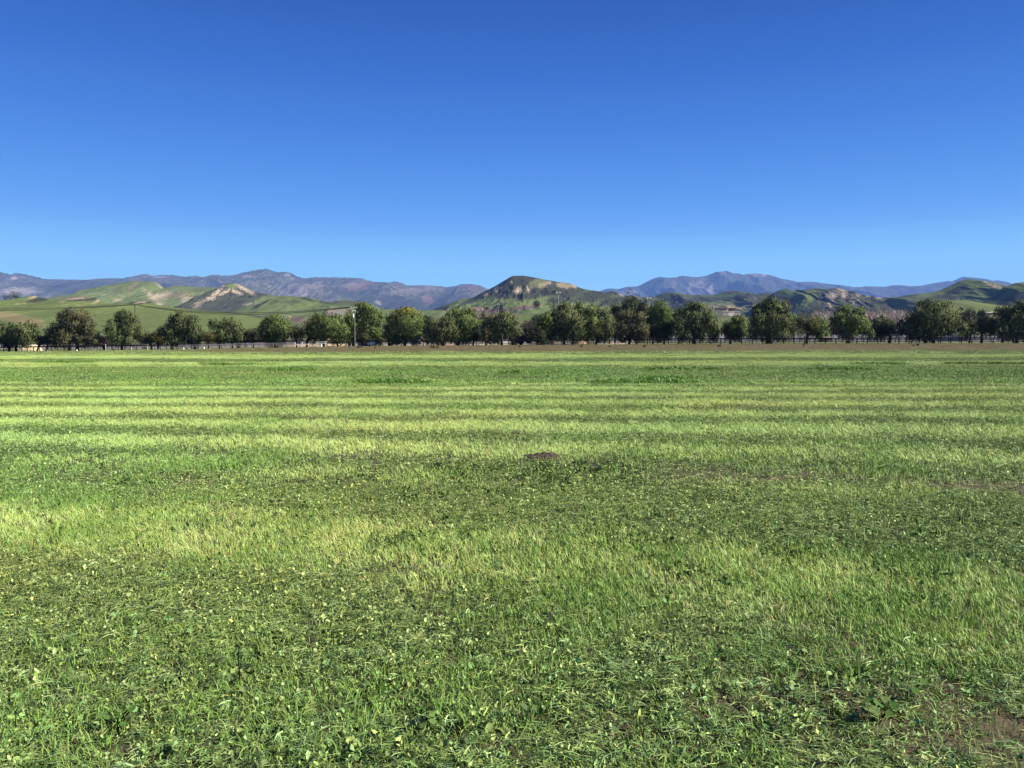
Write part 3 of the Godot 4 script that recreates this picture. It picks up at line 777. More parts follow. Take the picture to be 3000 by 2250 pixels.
	tree(S, "small brown green tree beside the black shaded small tree", "dome", "olive", 191.0, [1912.0], [1894, 1930, 948, 992])
	tree(P, "big tree whose left half is black with shade, right of the conifers", "pepper", "pepper", 188.0, [2032.0], [1962, 2118, 878, 988], {"group": gp.group, "girth": 0.5, "lobes": [[2030, 930, 52, 40], [2040, 893, 32, 15], [2000, 910, 22, 18], [1985, 945, 24, 36], [2075, 935, 24, 36], [2100, 955, 18, 28], [2050, 965, 34, 20], [2005, 972, 24, 14], [2095, 978, 12, 10]]})
	tree(S, "round dark small tree midway between the two biggest right trees", "dome", "olive", 188.0, [2138.0], [2114, 2174, 943, 988], {"density": 1.2})
	tree("bushy_tree", "green tree behind the round dark small tree", "pepper", "fresh", 228.0, [2165.0], [2120, 2196, 922, 988])
	tree(P, "highest broad tree of the right side, silvery green", "pepper", "pepper", 188.0, [2247.0, 2254.0], [2188, 2332, 864, 986], {"group": gp.group, "girth": 0.4, "lobes": [[2260, 925, 56, 40], [2255, 880, 26, 16], [2230, 900, 28, 20], [2290, 895, 24, 18], [2210, 935, 24, 36], [2305, 940, 24, 34], [2320, 962, 14, 18], [2245, 965, 34, 20], [2285, 970, 28, 16], [2205, 965, 16, 16]]})
	tree(S, "bushy dark olive tree right of the highest broad tree", "dome", "olive", 189.0, [2362.0], [2324, 2402, 912, 986], {"density": 1.1})
	tree("bushy_tree", "green tree behind the two grazing dark horses", "pepper", "fresh", 232.0, [2402.0], [2372, 2436, 926, 988])
	tree(P, "rounded tree between the horses and the black shaded low tree", "pepper", "fresh", 189.0, [2484.0], [2428, 2558, 889, 984], {"group": gp.group, "lobes": [[2490, 935, 46, 32], [2480, 905, 26, 15], [2510, 910, 18, 14], [2450, 940, 22, 30], [2530, 950, 24, 26], [2480, 968, 30, 14], [2545, 968, 12, 12]]})
	tree("bushy_tree", "pale green tree behind the black shaded low tree", "pepper", "pepper", 226.0, [2580.0], [2552, 2612, 924, 986])
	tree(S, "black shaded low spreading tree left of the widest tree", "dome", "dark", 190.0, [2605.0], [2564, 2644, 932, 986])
	tree(P, "widest tree of the right side with two trunks, one white at its foot", "pepper", "pepper", 188.0, [2733.0, 2709.0], [2636, 2825, 874, 986], {"group": gp.group, "girth": 0.34, "lobes": [[2735, 925, 66, 38], [2730, 888, 34, 16], [2765, 895, 34, 18], [2690, 920, 30, 26], [2665, 950, 28, 32], [2795, 930, 26, 34], [2810, 952, 14, 20], [2720, 965, 40, 20], [2770, 955, 32, 16], [2680, 970, 24, 14]]})
	tree(S, "brownish small tree just right of the widest tree", "dome", "olive", 190.0, [2838.0], [2816, 2868, 930, 986])
	tree(S, "taller brownish small tree left of the right edge tree", "dome", "olive", 190.0, [2873.0], [2848, 2914, 920, 986])
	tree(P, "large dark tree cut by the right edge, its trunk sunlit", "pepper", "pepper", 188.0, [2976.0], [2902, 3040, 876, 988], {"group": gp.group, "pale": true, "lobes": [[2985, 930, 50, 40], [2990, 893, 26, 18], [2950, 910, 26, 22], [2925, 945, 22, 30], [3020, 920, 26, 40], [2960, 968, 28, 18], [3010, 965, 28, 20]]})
	tree(S, "little yellow brown bush left of the sunlit trunk", "dome", "gold", 215.0, [2932.0], [2919, 2946, 968, 990], {"cat": "bush"})
	tree("bushy_tree", "dark tree with pale trunks above the shed, left one of the pair", "pepper", "dark", 420.0, [2852.0], [2836, 2864, 903, 960])
	tree("bushy_tree", "dark tree with pale trunks above the shed, right one of the pair", "pepper", "dark", 425.0, [2876.0], [2864, 2888, 904, 960])
	tree("bushy_tree", "grey green tree above the brownish small trees near the right edge", "pepper", "grey", 300.0, [2828.0], [2806, 2844, 900, 985])
	tree("bushy_tree", "green tree behind the two overlapping trees left of the centre", "pepper", "pine", 236.0, [1322.0], [1286, 1360, 925, 990])
	tree("bushy_tree", "green tree behind the gap left of the forked middle tree", "pepper", "pine", 240.0, [1430.0], [1402, 1462, 925, 990])
	tree("bushy_tree", "green tree behind the narrow tree left of the tall twin trees", "pepper", "pine", 238.0, [1585.0], [1548, 1625, 918, 990])
	tree("bushy_tree", "green tree filling the gap right of the tall twin trees", "pepper", "fresh", 240.0, [1752.0], [1718, 1790, 897, 990])
	tree("bushy_tree", "dark green tree behind the brownish tree in front of the conifers", "pepper", "pine", 236.0, [1822.0], [1786, 1868, 905, 990])
	tree("hill_tree", "dark bushy tree on the green slope under the butte", "pepper", "dark", 880.0, [1574.0], [1560, 1584, 879, 897], {"group": "trees on the far slopes", "density": 0.3, "no_trunk": true})
	tree("hill_tree", "small bush right of the dark tree on the slope under the butte", "dome", "dark", 880.0, [1608.0], [1600, 1616, 885, 894], {"group": "trees on the far slopes", "density": 0.3, "no_trunk": true})
	tree("hill_tree", "dark conifer clump beside the red roofed house", "pine", "pine", 700.0, [1466.0], [1455, 1476, 887, 908], {"group": "trees on the far slopes", "density": 0.4, "no_trunk": true})
	tree("hill_tree", "grey rounded bush right of the red roofed house", "dome", "grey", 700.0, [1428.0], [1416, 1438, 898, 908], {"group": "trees on the far slopes", "density": 0.4, "no_trunk": true})
	tree("hill_tree", "dark spreading tree on the meadow crest at the far left", "pepper", "dark", 790.0, [35.0], [2, 72, 850, 882], {"group": "trees on the far slopes", "density": 0.25, "no_trunk": true, "lobes": [[40, 862, 18, 11], [18, 870, 14, 9], [55, 872, 14, 8]]})

func make_woods() -> void:
	# the leafless grove and the trees along the far ridges: seen only as masses
	rng.seed = 77
	var s := Soup.new()
	for i in 900:
		var px := rand(2375, 2665)
		var d := rand(400, 470)
		var p := on_ground(px, d)
		var h: float = at(px, rand(902, 925), d).y - p.y
		var col := tint(Color(0.30, 0.26, 0.25), 0.25)
		s.tube([p, p + Vector3(rand(-0.3, 0.3), h * 0.6, 0), p + Vector3(rand(-0.8, 0.8), h, 0)], [0.12, 0.09, 0.03], 3, col)
		for e in 5:
			var a := p + Vector3(0, h * rand(0.45, 0.9), 0)
			var b := a + Vector3(rand(-1.3, 1.3), rand(0.8, 2.2), rand(-1, 1))
			s.tri(a - Vector3(0.05, 0, 0), a + Vector3(0.05, 0, 0), b, Vector3(rng.randfn(), 0.3, 1).normalized(), col)
	tag(put("bare_grove", s.mesh(), mats.leaf, self), "leafless pale grey grove between the right trees and the crag hill", "grove", "", "stuff")
	var r := Soup.new()
	var ranges := [[0, 150, 9000.0, 150], [440, 520, 9000.0, 50], [600, 660, 9000.0, 40], [690, 880, 9000.0, 260], [900, 1300, 9000.0, 90]]
	var far_xs := [0, 13, 32, 45, 59, 77, 90, 108, 127, 147, 440, 475, 508, 545, 601, 617, 640, 651, 689, 716, 755, 782, 814, 834, 848, 872, 897, 927, 1040, 1089, 1139, 1159, 1196, 1300]
	var far_ys := [797.3, 801.8, 805.2, 801.4, 803, 805.2, 808.6, 813, 817.6, 818.8, 808, 807, 807, 810.9, 813, 807, 806.3, 809.3, 806.3, 799.6, 791.6, 789.4, 799.6, 798.4, 799.6, 813, 815.4, 812.4, 814.2, 825.6, 827.8, 824.4, 836.9, 840]
	for q in ranges:
		for i in q[3]:
			var px := rand(q[0], q[1])
			var p := at(px, interp(far_xs, far_ys, px) + 0.6 + absf(rng.randfn()) * 2.0, q[2] - rand(5, 40))
			var h := rand(9, 19)
			var w := rand(5, 9)
			for e in 5:
				var an := TAU * e / 5.0
				var an2 := TAU * (e + 1) / 5.0
				var a := p + Vector3(cos(an) * w, h * 0.3, sin(an) * w)
				var b := p + Vector3(cos(an2) * w, h * 0.3, sin(an2) * w)
				var nn := Vector3(cos(an), 0.5, sin(an)).normalized()
				r.tri(a, b, p + Vector3(0, h, 0), nn, Color(0.035, 0.045, 0.03))
				r.tri(a, b, p - Vector3(0, 2.0, 0), nn, Color(0.035, 0.045, 0.03))
	tag(put("ridge_woods", r.mesh(), mats.leaf, self), "dark trees dotting the skyline of the left mountain range", "woods", "", "stuff")

# ---------------------------------------------------------------- fences, poles, buildings
func bar(parent: Node, called: String, a: Vector3, b: Vector3, high: float, thick: float, mat: Material) -> void:
	var m := BoxMesh.new()
	m.size = Vector3((b - a).length(), high, thick)
	var o := put(called, m, mat, parent, (a + b) * 0.5)
	var dir := (b - a).normalized()
	o.basis = Basis(dir, dir.cross(Vector3(0, 0, -1)).normalized() * -1.0 if false else Vector3(0, 0, 1).cross(dir).normalized(), Vector3(0, 0, 1)).orthonormalized()

func cuboid(parent: Node, called: String, size: Vector3, pos: Vector3, mat: Material, turn := 0.0) -> MeshInstance3D:
	var m := BoxMesh.new()
	m.size = size
	var o := put(called, m, mat, parent, pos)
	o.rotation.y = turn
	return o

func fence(called: String, label: String, px0: float, px1: float, d: float, step: float, rails: Array, post_h: float, post_w: float, post_mat: Material, rail_mat: Material, group := "fences round the paddocks", skip_low := 999) -> Node3D:
	var x0 := across(px0, d)
	var x1 := across(px1, d)
	var t := thing(called, label, "fence", Vector3(x0, ground(x0, d), -d), 0.0, group)
	var org := t.position
	var n := int(round((x1 - x0) / step))
	var feet := []
	for i in n + 1:
		var x := x0 + (x1 - x0) * i / n + (rand(-0.08, 0.08) if i > 0 and i < n else 0.0)
		feet.append(Vector3(x, ground(x, d), -d) - org)
	for i in n + 1:
		var f: Vector3 = feet[i]
		cuboid(t, "post", Vector3(post_w, post_h + 0.3, post_w), f + Vector3(0, post_h * 0.5 - 0.15, 0), post_mat)
		if i < n:
			var g: Vector3 = feet[i + 1]
			for r in rails.size():
				if r > 0 and i > skip_low: continue
				var q: Array = rails[r]
				var z := Vector3(0, q[0], post_w * 0.5 + 0.022)
				bar(t, "rail", f + z, g + z, q[1], 0.04, rail_mat)
	return t

func make_fences() -> void:
	rng.seed = 5
	var black: Material = mats.black_wood
	var grey: Material = mats.grey_wood
	var pale: Material = mats.pale_wood
	fence("rail_fence", "dark rail fence on thin posts under the left trees", -60.0, 525.0, 185.0, 1.45, [[1.25, 0.26], [0.55, 0.12]], 1.33, 0.13, mats.dark_wood, black, "fences round the paddocks", 5)
	fence("rail_fence", "weathered grey two rail fence left of the white gate", 525.0, 862.0, 184.5, 2.5, [[1.12, 0.12], [0.72, 0.10]], 1.2, 0.10, grey, grey)
	fence("rail_fence", "double dark rail fence behind the grey two rail fence", 150.0, 1016.0, 216.0, 1.9, [[1.48, 0.11], [1.12, 0.13]], 1.5, 0.09, mats.dark_wood, black)
	var band := thing("board_wall", "low grey board wall seen between the double dark rails", "wall", Vector3(across(150.0, 217.0), 0, -217.0))
	for i in 42:
		var x := across(150.0 + i * 20.6, 217.0)
		cuboid(band, "board", Vector3(1.96, 0.9, 0.04), Vector3(x - band.position.x + 1.0, ground(x, 217.0) + 1.0, 0), mats.lilac_board)
	fence("black_fence", "black post fence with a single top rail along the middle of the field edge", 958.0, 1864.0, 185.5, 2.55, [[1.10, 0.20]], 1.2, 0.17, black, black)
	fence("black_fence", "black three rail fence along the right half of the field edge", 1866.0, 3090.0, 185.0, 2.5, [[1.28, 0.27], [0.88, 0.13], [0.46, 0.13]], 1.42, 0.18, black, black)
	fence("black_fence", "second black rail fence just behind the one at the right field edge", 1872.0, 3090.0, 208.0, 2.9, [[1.30, 0.14], [0.93, 0.09], [0.5, 0.09]], 1.38, 0.13, black, black)
	# white gate
	var gx := across(866.0, 185.0)
	var g := thing("white_gate", "white rail gate with white posts at the left centre of the field edge", "gate", Vector3(gx, ground(gx, 185.0), -185.0))
	for p in [[866.0, 1.25], [886.5, 1.25], [904.0, 1.0], [932.0, 1.1], [955.5, 1.3]]:
		var x: float = across(p[0], 185.0)
		cuboid(g, "post", Vector3(0.15, p[1] + 0.3, 0.15), Vector3(x - gx, ground(x, 185.0) - g.position.y + p[1] * 0.5 - 0.15, 0), mats.white)
	for p in [[866.0, 905.0, 0.72], [926.0, 956.0, 0.85], [926.0, 956.0, 1.22]]:
		var xa: float = across(p[0], 185.0)
		var xb: float = across(p[1], 185.0)
		bar(g, "rail", Vector3(xa - gx, ground(xa, 185.0) - g.position.y + p[2], 0.11), Vector3(xb - gx, ground(xb, 185.0) - g.position.y + p[2], 0.11), 0.13, 0.05, mats.white)
	# long pale panel fence behind the right paddock
	var wx := across(1770.0, 300.0)
	var w := thing("panel_fence", "long pale grey panel fence behind the right paddock", "fence", Vector3(wx, ground(wx, 300.0), -300.0))
	var n := 56
	for i in n:
		var x := wx + i * 2.95
		var y := ground(x, 300.0) - w.position.y
		cuboid(w, "panel", Vector3(2.7, 2.25, 0.05), Vector3(x - wx + 1.45, y + 1.22, 0), mats.panel if i % 3 else mats.panel_light)
		cuboid(w, "post", Vector3(0.14, 2.5, 0.14), Vector3(x - wx, y + 1.2, 0.03), mats.dark_wood)
		cuboid(w, "cap_rail", Vector3(2.81, 0.14, 0.10), Vector3(x - wx + 1.475, y + 2.42, 0), mats.cap)

func wire(called: String, label: String, a: Vector3, b: Vector3, sag: float) -> void:
	var s := Soup.new()
	var pts := []
	var rad := []
	for i in 25:
		var t := i / 24.0
		pts.append(a.lerp(b, t) - a - Vector3(0, sag * 4.0 * t * (1.0 - t), 0))
		rad.append(0.09)
	s.tube(pts, rad, 5, Color(0.6, 0.6, 0.55))
	tag(put(called, s.mesh(), mats.cable, self, a), label, "wire", "overhead wires")

func pole(called: String, label: String, px: float, d: float, top_y: float, r: float, mat: Material, cat := "utility pole") -> Node3D:
	var f := on_ground(px, d)
	var h := at(px, top_y, d).y - f.y
	var t := thing(called, label, cat, f)
	var m := CylinderMesh.new()
	m.top_radius = r * 0.75; m.bottom_radius = r; m.height = h + 0.6; m.radial_segments = 10; m.rings = 1
	put("shaft", m, mat, t, Vector3(0, h * 0.5 - 0.3, 0))
	t.set_meta("h", h)
	return t

func make_poles() -> void:
	var p1 := pole("utility_pole", "dark wooden power pole above the left trees", 400.5, 226.0, 891.0, 0.22, mats.bark)
	var h1: float = p1.get_meta("h")
	p1.remove_meta("h")
	cuboid(p1, "crossarm", Vector3(0.12, 0.14, 2.0), Vector3(0, h1 - 0.5, 0), mats.bark)
	for z in [-0.9, 0.0, 0.9]:
		cuboid(p1, "insulator", Vector3(0.1, 0.22, 0.1), Vector3(0, h1 - 0.32, z), mats.white)
	var p2 := pole("utility_pole", "silvery power pole carrying a white transformer", 1040.5, 190.0, 900.0, 0.12, mats.dull_pole)
	var h2: float = p2.get_meta("h")
	p2.remove_meta("h")
	cuboid(p2, "crossarm", Vector3(1.7, 0.12, 0.1), Vector3(-0.15, h2 - 0.15, 0.16), mats.pale_wood)
	cuboid(p2, "crossarm", Vector3(0.95, 0.10, 0.1), Vector3(-0.05, h2 - 0.95, 0.15), mats.pale_wood)
	for x in [-0.95, -0.85, -0.1, 0.05, 0.6]:
		cuboid(p2, "insulator", Vector3(0.1, 0.2, 0.1), Vector3(x, h2 + 0.01, 0.16), mats.white)
	for x in [-0.5, -0.05, 0.3]:
		cuboid(p2, "insulator", Vector3(0.11, 0.24, 0.11), Vector3(x, h2 - 0.78, 0.15), mats.white)
	var tm := CylinderMesh.new()
	tm.top_radius = 0.19; tm.bottom_radius = 0.19; tm.height = 0.8; tm.radial_segments = 16
	put("transformer", tm, mats.white, p2, Vector3(-0.31, h2 - 2.05, 0.1))
	var lm := CylinderMesh.new()
	lm.top_radius = 0.06; lm.bottom_radius = 0.2; lm.height = 0.12
	put("transformer_cap", lm, mats.metal_grey, p2, Vector3(-0.31, h2 - 1.58, 0.1))
	wire("overhead_wire", "upper pale wire sagging between the two power poles", p2.position + Vector3(-0.9, h2 + 0.08, 0.16), p1.position + Vector3(0, h1 - 0.2, 0.9), 1.9)
	wire("overhead_wire", "lower pale wire sagging between the two power poles", p2.position + Vector3(0.0, h2 + 0.08, 0.16), p1.position + Vector3(0, h1 - 0.2, 0.0), 2.3)
	var far := at(-420.0, 900.0, 250.0)
	wire("overhead_wire", "upper pale wire running left from the wooden power pole", p1.position + Vector3(0, h1 - 0.2, 0.9), far, 1.0)
	wire("overhead_wire", "lower pale wire running left from the wooden power pole", p1.position + Vector3(0, h1 - 0.2, 0.0), far + Vector3(0, -0.15, -1.0), 1.35)
	var floods := [[1461.0, 430.0, 891.0, "short floodlight pole beside the red roofed house"], [1635.5, 300.0, 857.0, "floodlight pole above the tall twin trees"], [1899.0, 330.0, 873.0, "floodlight pole right of the conifers"]]
	for f in floods:
		var t := pole("floodlight_pole", f[3], f[0], f[1], f[2], 0.16, mats.metal_grey, "light pole")
		t.set_meta("group", "arena floodlight poles")
		var h: float = t.get_meta("h")
		t.remove_meta("h")
		var w: float = 2.6 * 26.0 / 26.0
		cuboid(t, "crossbar", Vector3(w * 0.62, 0.1, 0.1), Vector3(0, h + 0.02, 0.12), mats.metal_grey)
		for x in [-0.62, 0.62]:
			cuboid(t, "lamp_head", Vector3(0.55, 0.42, 0.3), Vector3(x, h - 0.02, 0.3), mats.white)

func gable(parent: Node, called: String, w: float, h: float, l: float, pos: Vector3, mat: Material, turn := 0.0) -> void:
	# a pitched roof, ridge along x
	var m := PrismMesh.new()
	m.size = Vector3(w, h, l)
	var o := put(called, m, mat, parent, pos)
	o.rotation.y = turn + PI * 0.5

func make_buildings() -> void:
	var ranch := thing("ranch_house", "far house with a red tiled roof and white gable ends below the butte", "house", at(1402.0, 906.5, 690.0))
	ranch.scale = Vector3.ONE * 0.62
	cuboid(ranch, "wall", Vector3(9.0, 2.6, 6.0), Vector3(1.5, 0.0, 0), mats.plaster)
	gable(ranch, "roof", 6.8, 1.5, 9.4, Vector3(1.5, 2.05, 0), mats.tile)
	cuboid(ranch, "wall", Vector3(7.0, 1.8, 5.0), Vector3(-5.2, -0.6, 1.0), mats.tile_wall)
	gable(ranch, "roof", 5.8, 0.9, 7.4, Vector3(-5.2, 0.75, 1.0), mats.tile)
	cuboid(ranch, "gable_wall", Vector3(1.0, 2.4, 0.4), Vector3(5.6, 1.0, 3.2), mats.white)
	cuboid(ranch, "gable_wall", Vector3(0.8, 2.2, 0.4), Vector3(-3.6, 0.8, 3.7), mats.white)
	cuboid(ranch, "window", Vector3(1.3, 0.9, 0.1), Vector3(2.4, 0.4, 3.04), mats.dark_glass)
	var est := thing("estate_house", "far pinkish house with flat roofs above a pale retaining wall", "house", at(2125.0, 913.0, 700.0))
	cuboid(est, "wall", Vector3(10.5, 2.4, 6.0), Vector3(-3.4, 1.8, 0), mats.pink_wall)
	cuboid(est, "roof", Vector3(11.2, 0.5, 7.0), Vector3(-3.2, 3.25, 0.2), mats.dark_tile)
	cuboid(est, "wall", Vector3(6.0, 2.2, 5.0), Vector3(6.0, 1.5, 0), mats.brown_wall)
	cuboid(est, "roof", Vector3(6.6, 0.6, 5.8), Vector3(6.0, 2.9, 0.2), mats.dark_tile)
	cuboid(est, "chimney", Vector3(1.9, 1.0, 1.2), Vector3(2.6, 4.05, 0), mats.white)
	for i in 4:
		cuboid(est, "window", Vector3(0.8, 1.2, 0.1), Vector3(-6.8 + i * 2.2, 1.7, 3.04), mats.dark_glass)
	var rw := thing("retaining_wall", "pale cream retaining wall below the far pinkish house", "wall", at(2143.0, 922.0, 690.0))
	for i in 9:
		cuboid(rw, "wall_section", Vector3(1.72, 3.2 + (1.2 if i in [4, 5] else 0.0), 0.5), Vector3(-7.0 + i * 1.75, 0.8, 0), mats.plaster if i in [3, 4, 5] else mats.grey_plaster)
	cuboid(rw, "coping", Vector3(15.8, 0.35, 0.7), Vector3(0, 2.7, 0.12), mats.plaster)
	var shed := thing("shed", "low shed with a pale sloping roof near the right edge", "shed", at(2906.0, 922.0, 380.0))
	cuboid(shed, "wall", Vector3(3.6, 1.3, 2.4), Vector3(0, 0.3, 0), mats.brown_wall)
	var sr := cuboid(shed, "roof", Vector3(4.4, 0.12, 3.2), Vector3(0, 1.25, 0), mats.plaster)
	sr.rotation.z = 0.16
	cuboid(shed, "door", Vector3(0.9, 1.1, 0.06), Vector3(0.6, 0.3, 1.24), mats.dark_glass)
	# white cottage behind the forked tree
	var f := on_ground(1472.0, 262.0)
	var cot := thing("cottage", "white cottage glimpsed through the forked middle tree", "house", f)
	cuboid(cot, "wall", Vector3(7.4, 2.5, 5.0), Vector3(0, 1.25, 0), mats.white_wall)
	gable(cot, "roof", 5.6, 1.4, 7.8, Vector3(0, 3.2, 0), mats.brown_wall)
	cuboid(cot, "door", Vector3(0.9, 2.0, 0.08), Vector3(-1.2, 1.0, 2.55), mats.brown_wall)
	for x in [-2.7, 1.0, 2.6]:
		cuboid(cot, "window", Vector3(0.9, 1.0, 0.08), Vector3(x, 1.5, 2.55), mats.dark_glass)
	for i in 3:
		cuboid(cot, "porch_post", Vector3(0.16, 2.3, 0.16), Vector3(2.2 + i * 0.65, 1.15, 3.4), mats.yellow_wood)
	var barn := on_ground(1190.0, 250.0)
	var b := thing("barn", "dark low barn in the shade behind the yellow topped tree", "barn", barn)
	cuboid(b, "wall", Vector3(9.0, 1.9, 5.0), Vector3(0, 0.95, 0), mats.blue_wall)
	cuboid(b, "roof", Vector3(9.6, 0.25, 5.8), Vector3(0, 2.05, 0), mats.metal_grey)
	for i in 4:
		cuboid(b, "stall_post", Vector3(0.14, 1.9, 0.14), Vector3(-3.6 + i * 2.3, 0.95, 2.7), mats.pale_wood)
	var sh := on_ground(1526.0, 250.0)
	var gs := thing("grey_shed", "grey shed behind the pinkish bush", "shed", sh)
	cuboid(gs, "wall", Vector3(4.6, 1.7, 3.0), Vector3(0, 0.85, 0), mats.metal_grey)
	cuboid(gs, "roof", Vector3(5.0, 0.16, 3.6), Vector3(0, 1.8, 0), mats.plaster)
	cuboid(gs, "door", Vector3(0.9, 1.5, 0.06), Vector3(-1.2, 0.75, 1.55), mats.dark_glass)
	var pw := on_ground(1318.0, 196.0)
	var pk := thing("pink_block_wall", "low pale pink block wall below the two overlapping trees", "wall", pw)
	for i in 6:
		cuboid(pk, "block", Vector3(0.47, 0.62 - 0.08 * i, 0.35), Vector3(-1.25 + i * 0.49, 0.31 - 0.04 * i, 0), mats.pink_wall)

func mound(called: String, label: String, cat: String, centre: Vector3, rx: float, rz: float, h: float, mat: Material, lumps: float, tone: Color, group := "") -> void:
	var nx := 41
	var v := PackedVector3Array()
	var c := PackedColorArray()
	for j in nx:
		for i in nx:
			var u := (i / float(nx - 1)) * 2.0 - 1.0
			var w := (j / float(nx - 1)) * 2.0 - 1.0
			var q := Vector2(u, w).length()
			var y := h * pow(maxf(0.0, 1.0 - q * q), 0.8)
			var nn := n_a.get_noise_3d(u * lumps * 7.0 + centre.x, w * lumps * 7.0, centre.z)
			var n2 := n_b.get_noise_3d(u * lumps * 20.0, w * lumps * 20.0 + centre.x, 3.0)
			y += (nn * 0.7 + n2 * 0.45) * h * clampf((1.0 - q) * 3.0, 0.0, 1.0)
			v.push_back(Vector3(u * rx, y - 0.03 - maxf(0.0, q - 1.0) * h, w * rz))
			var k := 1.0 + 0.5 * n2 + 0.25 * nn
			c.push_back(Color(tone.r * k, tone.g * k, tone.b * k))
	tag(put(called, grid_mesh(v, c, nx, nx), mat, self, centre), label, cat, group)

# ---------------------------------------------------------------- animals: one skin over a skeleton of tapered capsules
func seg(p: Vector3, a: Vector3, b: Vector3, ra: float, rb: float) -> float:
	var ab := b - a
	var t := clampf((p - a).dot(ab) / ab.length_squared(), 0.0, 1.0)
	return p.distance_to(a + ab * t) - lerpf(ra, rb, t)

func skin(bones: Array, lo: Vector3, hi: Vector3, cell: float, blend: float) -> ArrayMesh:
	var n := Vector3i(((hi - lo) / cell).ceil()) + Vector3i.ONE
	var f := PackedFloat32Array()
	f.resize(n.x * n.y * n.z)
	for z in n.z:
		for y in n.y:
			for x in n.x:
				var p := lo + Vector3(x, y, z) * cell
				var m := 10.0
				for b in bones:
					var dd := seg(p, b[0], b[1], b[2], b[3])
					var k := maxf(blend - absf(m - dd), 0.0) / blend
					m = minf(m, dd) - k * k * blend * 0.25
				f[(z * n.y + y) * n.x + x] = m
	var where := {}
	var pts := PackedVector3Array()
	for z in n.z - 1:
		for y in n.y - 1:
			for x in n.x - 1:
				var mask := 0
				var sum := Vector3.ZERO
				var cnt := 0
				var cv := []
				for q in 8:
					cv.append(f[((z + (q >> 2)) * n.y + y + ((q >> 1) & 1)) * n.x + x + (q & 1)])
					if cv[q] < 0.0: mask += 1
				if mask == 0 or mask == 8: continue
				for e in [[0, 1], [2, 3], [4, 5], [6, 7], [0, 2], [1, 3], [4, 6], [5, 7], [0, 4], [1, 5], [2, 6], [3, 7]]:
					var a: float = cv[e[0]]
					var b: float = cv[e[1]]
					if (a < 0.0) != (b < 0.0):
						var t := a / (a - b)
						var pa := Vector3(e[0] & 1, (e[0] >> 1) & 1, e[0] >> 2)
						var pb := Vector3(e[1] & 1, (e[1] >> 1) & 1, e[1] >> 2)
						sum += pa.lerp(pb, t)
						cnt += 1
				where[Vector3i(x, y, z)] = pts.size()
				pts.push_back(lo + (Vector3(x, y, z) + sum / cnt) * cell)
	var st := SurfaceTool.new()
	st.begin(Mesh.PRIMITIVE_TRIANGLES)
	st.set_smooth_group(0)
	for p in pts:
		st.add_vertex(p)
	for key in where:
		for ax in 3:
			var u := Vector3i.ZERO
			var w := Vector3i.ZERO
			var step := Vector3i.ZERO
			step[ax] = 1
			u[(ax + 1) % 3] = 1
			w[(ax + 2) % 3] = 1
			var k0: Vector3i = key
			var a := f[(k0.z * n.y + k0.y) * n.x + k0.x]
			var kb := k0 + step
			if kb.x >= n.x or kb.y >= n.y or kb.z >= n.z: continue
			var b := f[(kb.z * n.y + kb.y) * n.x + kb.x]
			if (a < 0.0) == (b < 0.0): continue
			var c1 := k0 - u
			var c2 := k0 - w
			var c3 := k0 - u - w
			if not (where.has(c1) and where.has(c2) and where.has(c3)): continue
			var q := [where[k0], where[c1], where[c3], where[c2]]
			if a < 0.0: q = [where[k0], where[c2], where[c3], where[c1]]
			for e in [0, 2, 1, 0, 3, 2]:
				st.add_index(q[e])
	st.generate_normals()
	return st.commit()

func make_horses() -> void:
	# facing -x, head down to graze
	var bones := [
		[Vector3(-0.55, 1.18, 0), Vector3(0.55, 1.2, 0), 0.33, 0.34], [Vector3(-0.5, 1.1, 0), Vector3(0.1, 1.05, 0), 0.32, 0.32],
		[Vector3(-0.6, 1.3, 0), Vector3(-1.15, 0.85, 0), 0.23, 0.14], [Vector3(-1.15, 0.85, 0), Vector3(-1.4, 0.35, 0), 0.13, 0.085],
		[Vector3(0.62, 1.3, 0), Vector3(0.78, 1.0, 0), 0.06, 0.07], [Vector3(0.8, 1.05, 0), Vector3(0.86, 0.5, 0), 0.06, 0.03],
		[Vector3(-1.08, 1.0, 0.07), Vector3(-1.06, 1.1, 0.08), 0.03, 0.015], [Vector3(-1.08, 1.0, -0.07), Vector3(-1.06, 1.1, -0.08), 0.03, 0.015]]
	for s in [-1.0, 1.0]:
		bones.append([Vector3(-0.52, 1.0, 0.15 * s), Vector3(-0.55 - 0.08 * s, 0.52, 0.15 * s), 0.15, 0.075])
		bones.append([Vector3(-0.55 - 0.08 * s, 0.52, 0.15 * s), Vector3(-0.55 - 0.12 * s, 0.06, 0.15 * s), 0.065, 0.05])
		bones.append([Vector3(0.55, 1.05, 0.15 * s), Vector3(0.46, 0.75, 0.16 * s), 0.21, 0.12])
		bones.append([Vector3(0.46, 0.75, 0.16 * s), Vector3(0.66 + 0.06 * s, 0.52, 0.16 * s), 0.11, 0.07])
		bones.append([Vector3(0.66 + 0.06 * s, 0.52, 0.16 * s), Vector3(0.6 + 0.06 * s, 0.06, 0.16 * s), 0.06, 0.05])
	var m := skin(bones, Vector3(-1.6, -0.05, -0.5), Vector3(1.1, 1.7, 0.5), 0.055, 0.1)
	var spots := [[2274.0, 226.0, 2.75, Color(0.10, 0.04, 0.022), "reddish brown horse beside the trunk of the highest broad tree"], [2414.0, 222.0, 0.1, Color(0.025, 0.016, 0.013), "dark horse grazing, left one of the dark pair"], [2428.0, 224.0, 0.7, Color(0.035, 0.02, 0.016), "dark horse grazing, right one of the dark pair"]]
	for s in spots:
		var p := on_ground(s[0], s[1])
		var o := put("horse", m, flat(s[3], 0.6), self, p)
		o.rotation.y = s[2]
		o.scale = Vector3.ONE * 1.12
		tag(o, s[4], "horse", "horses in the right paddock")

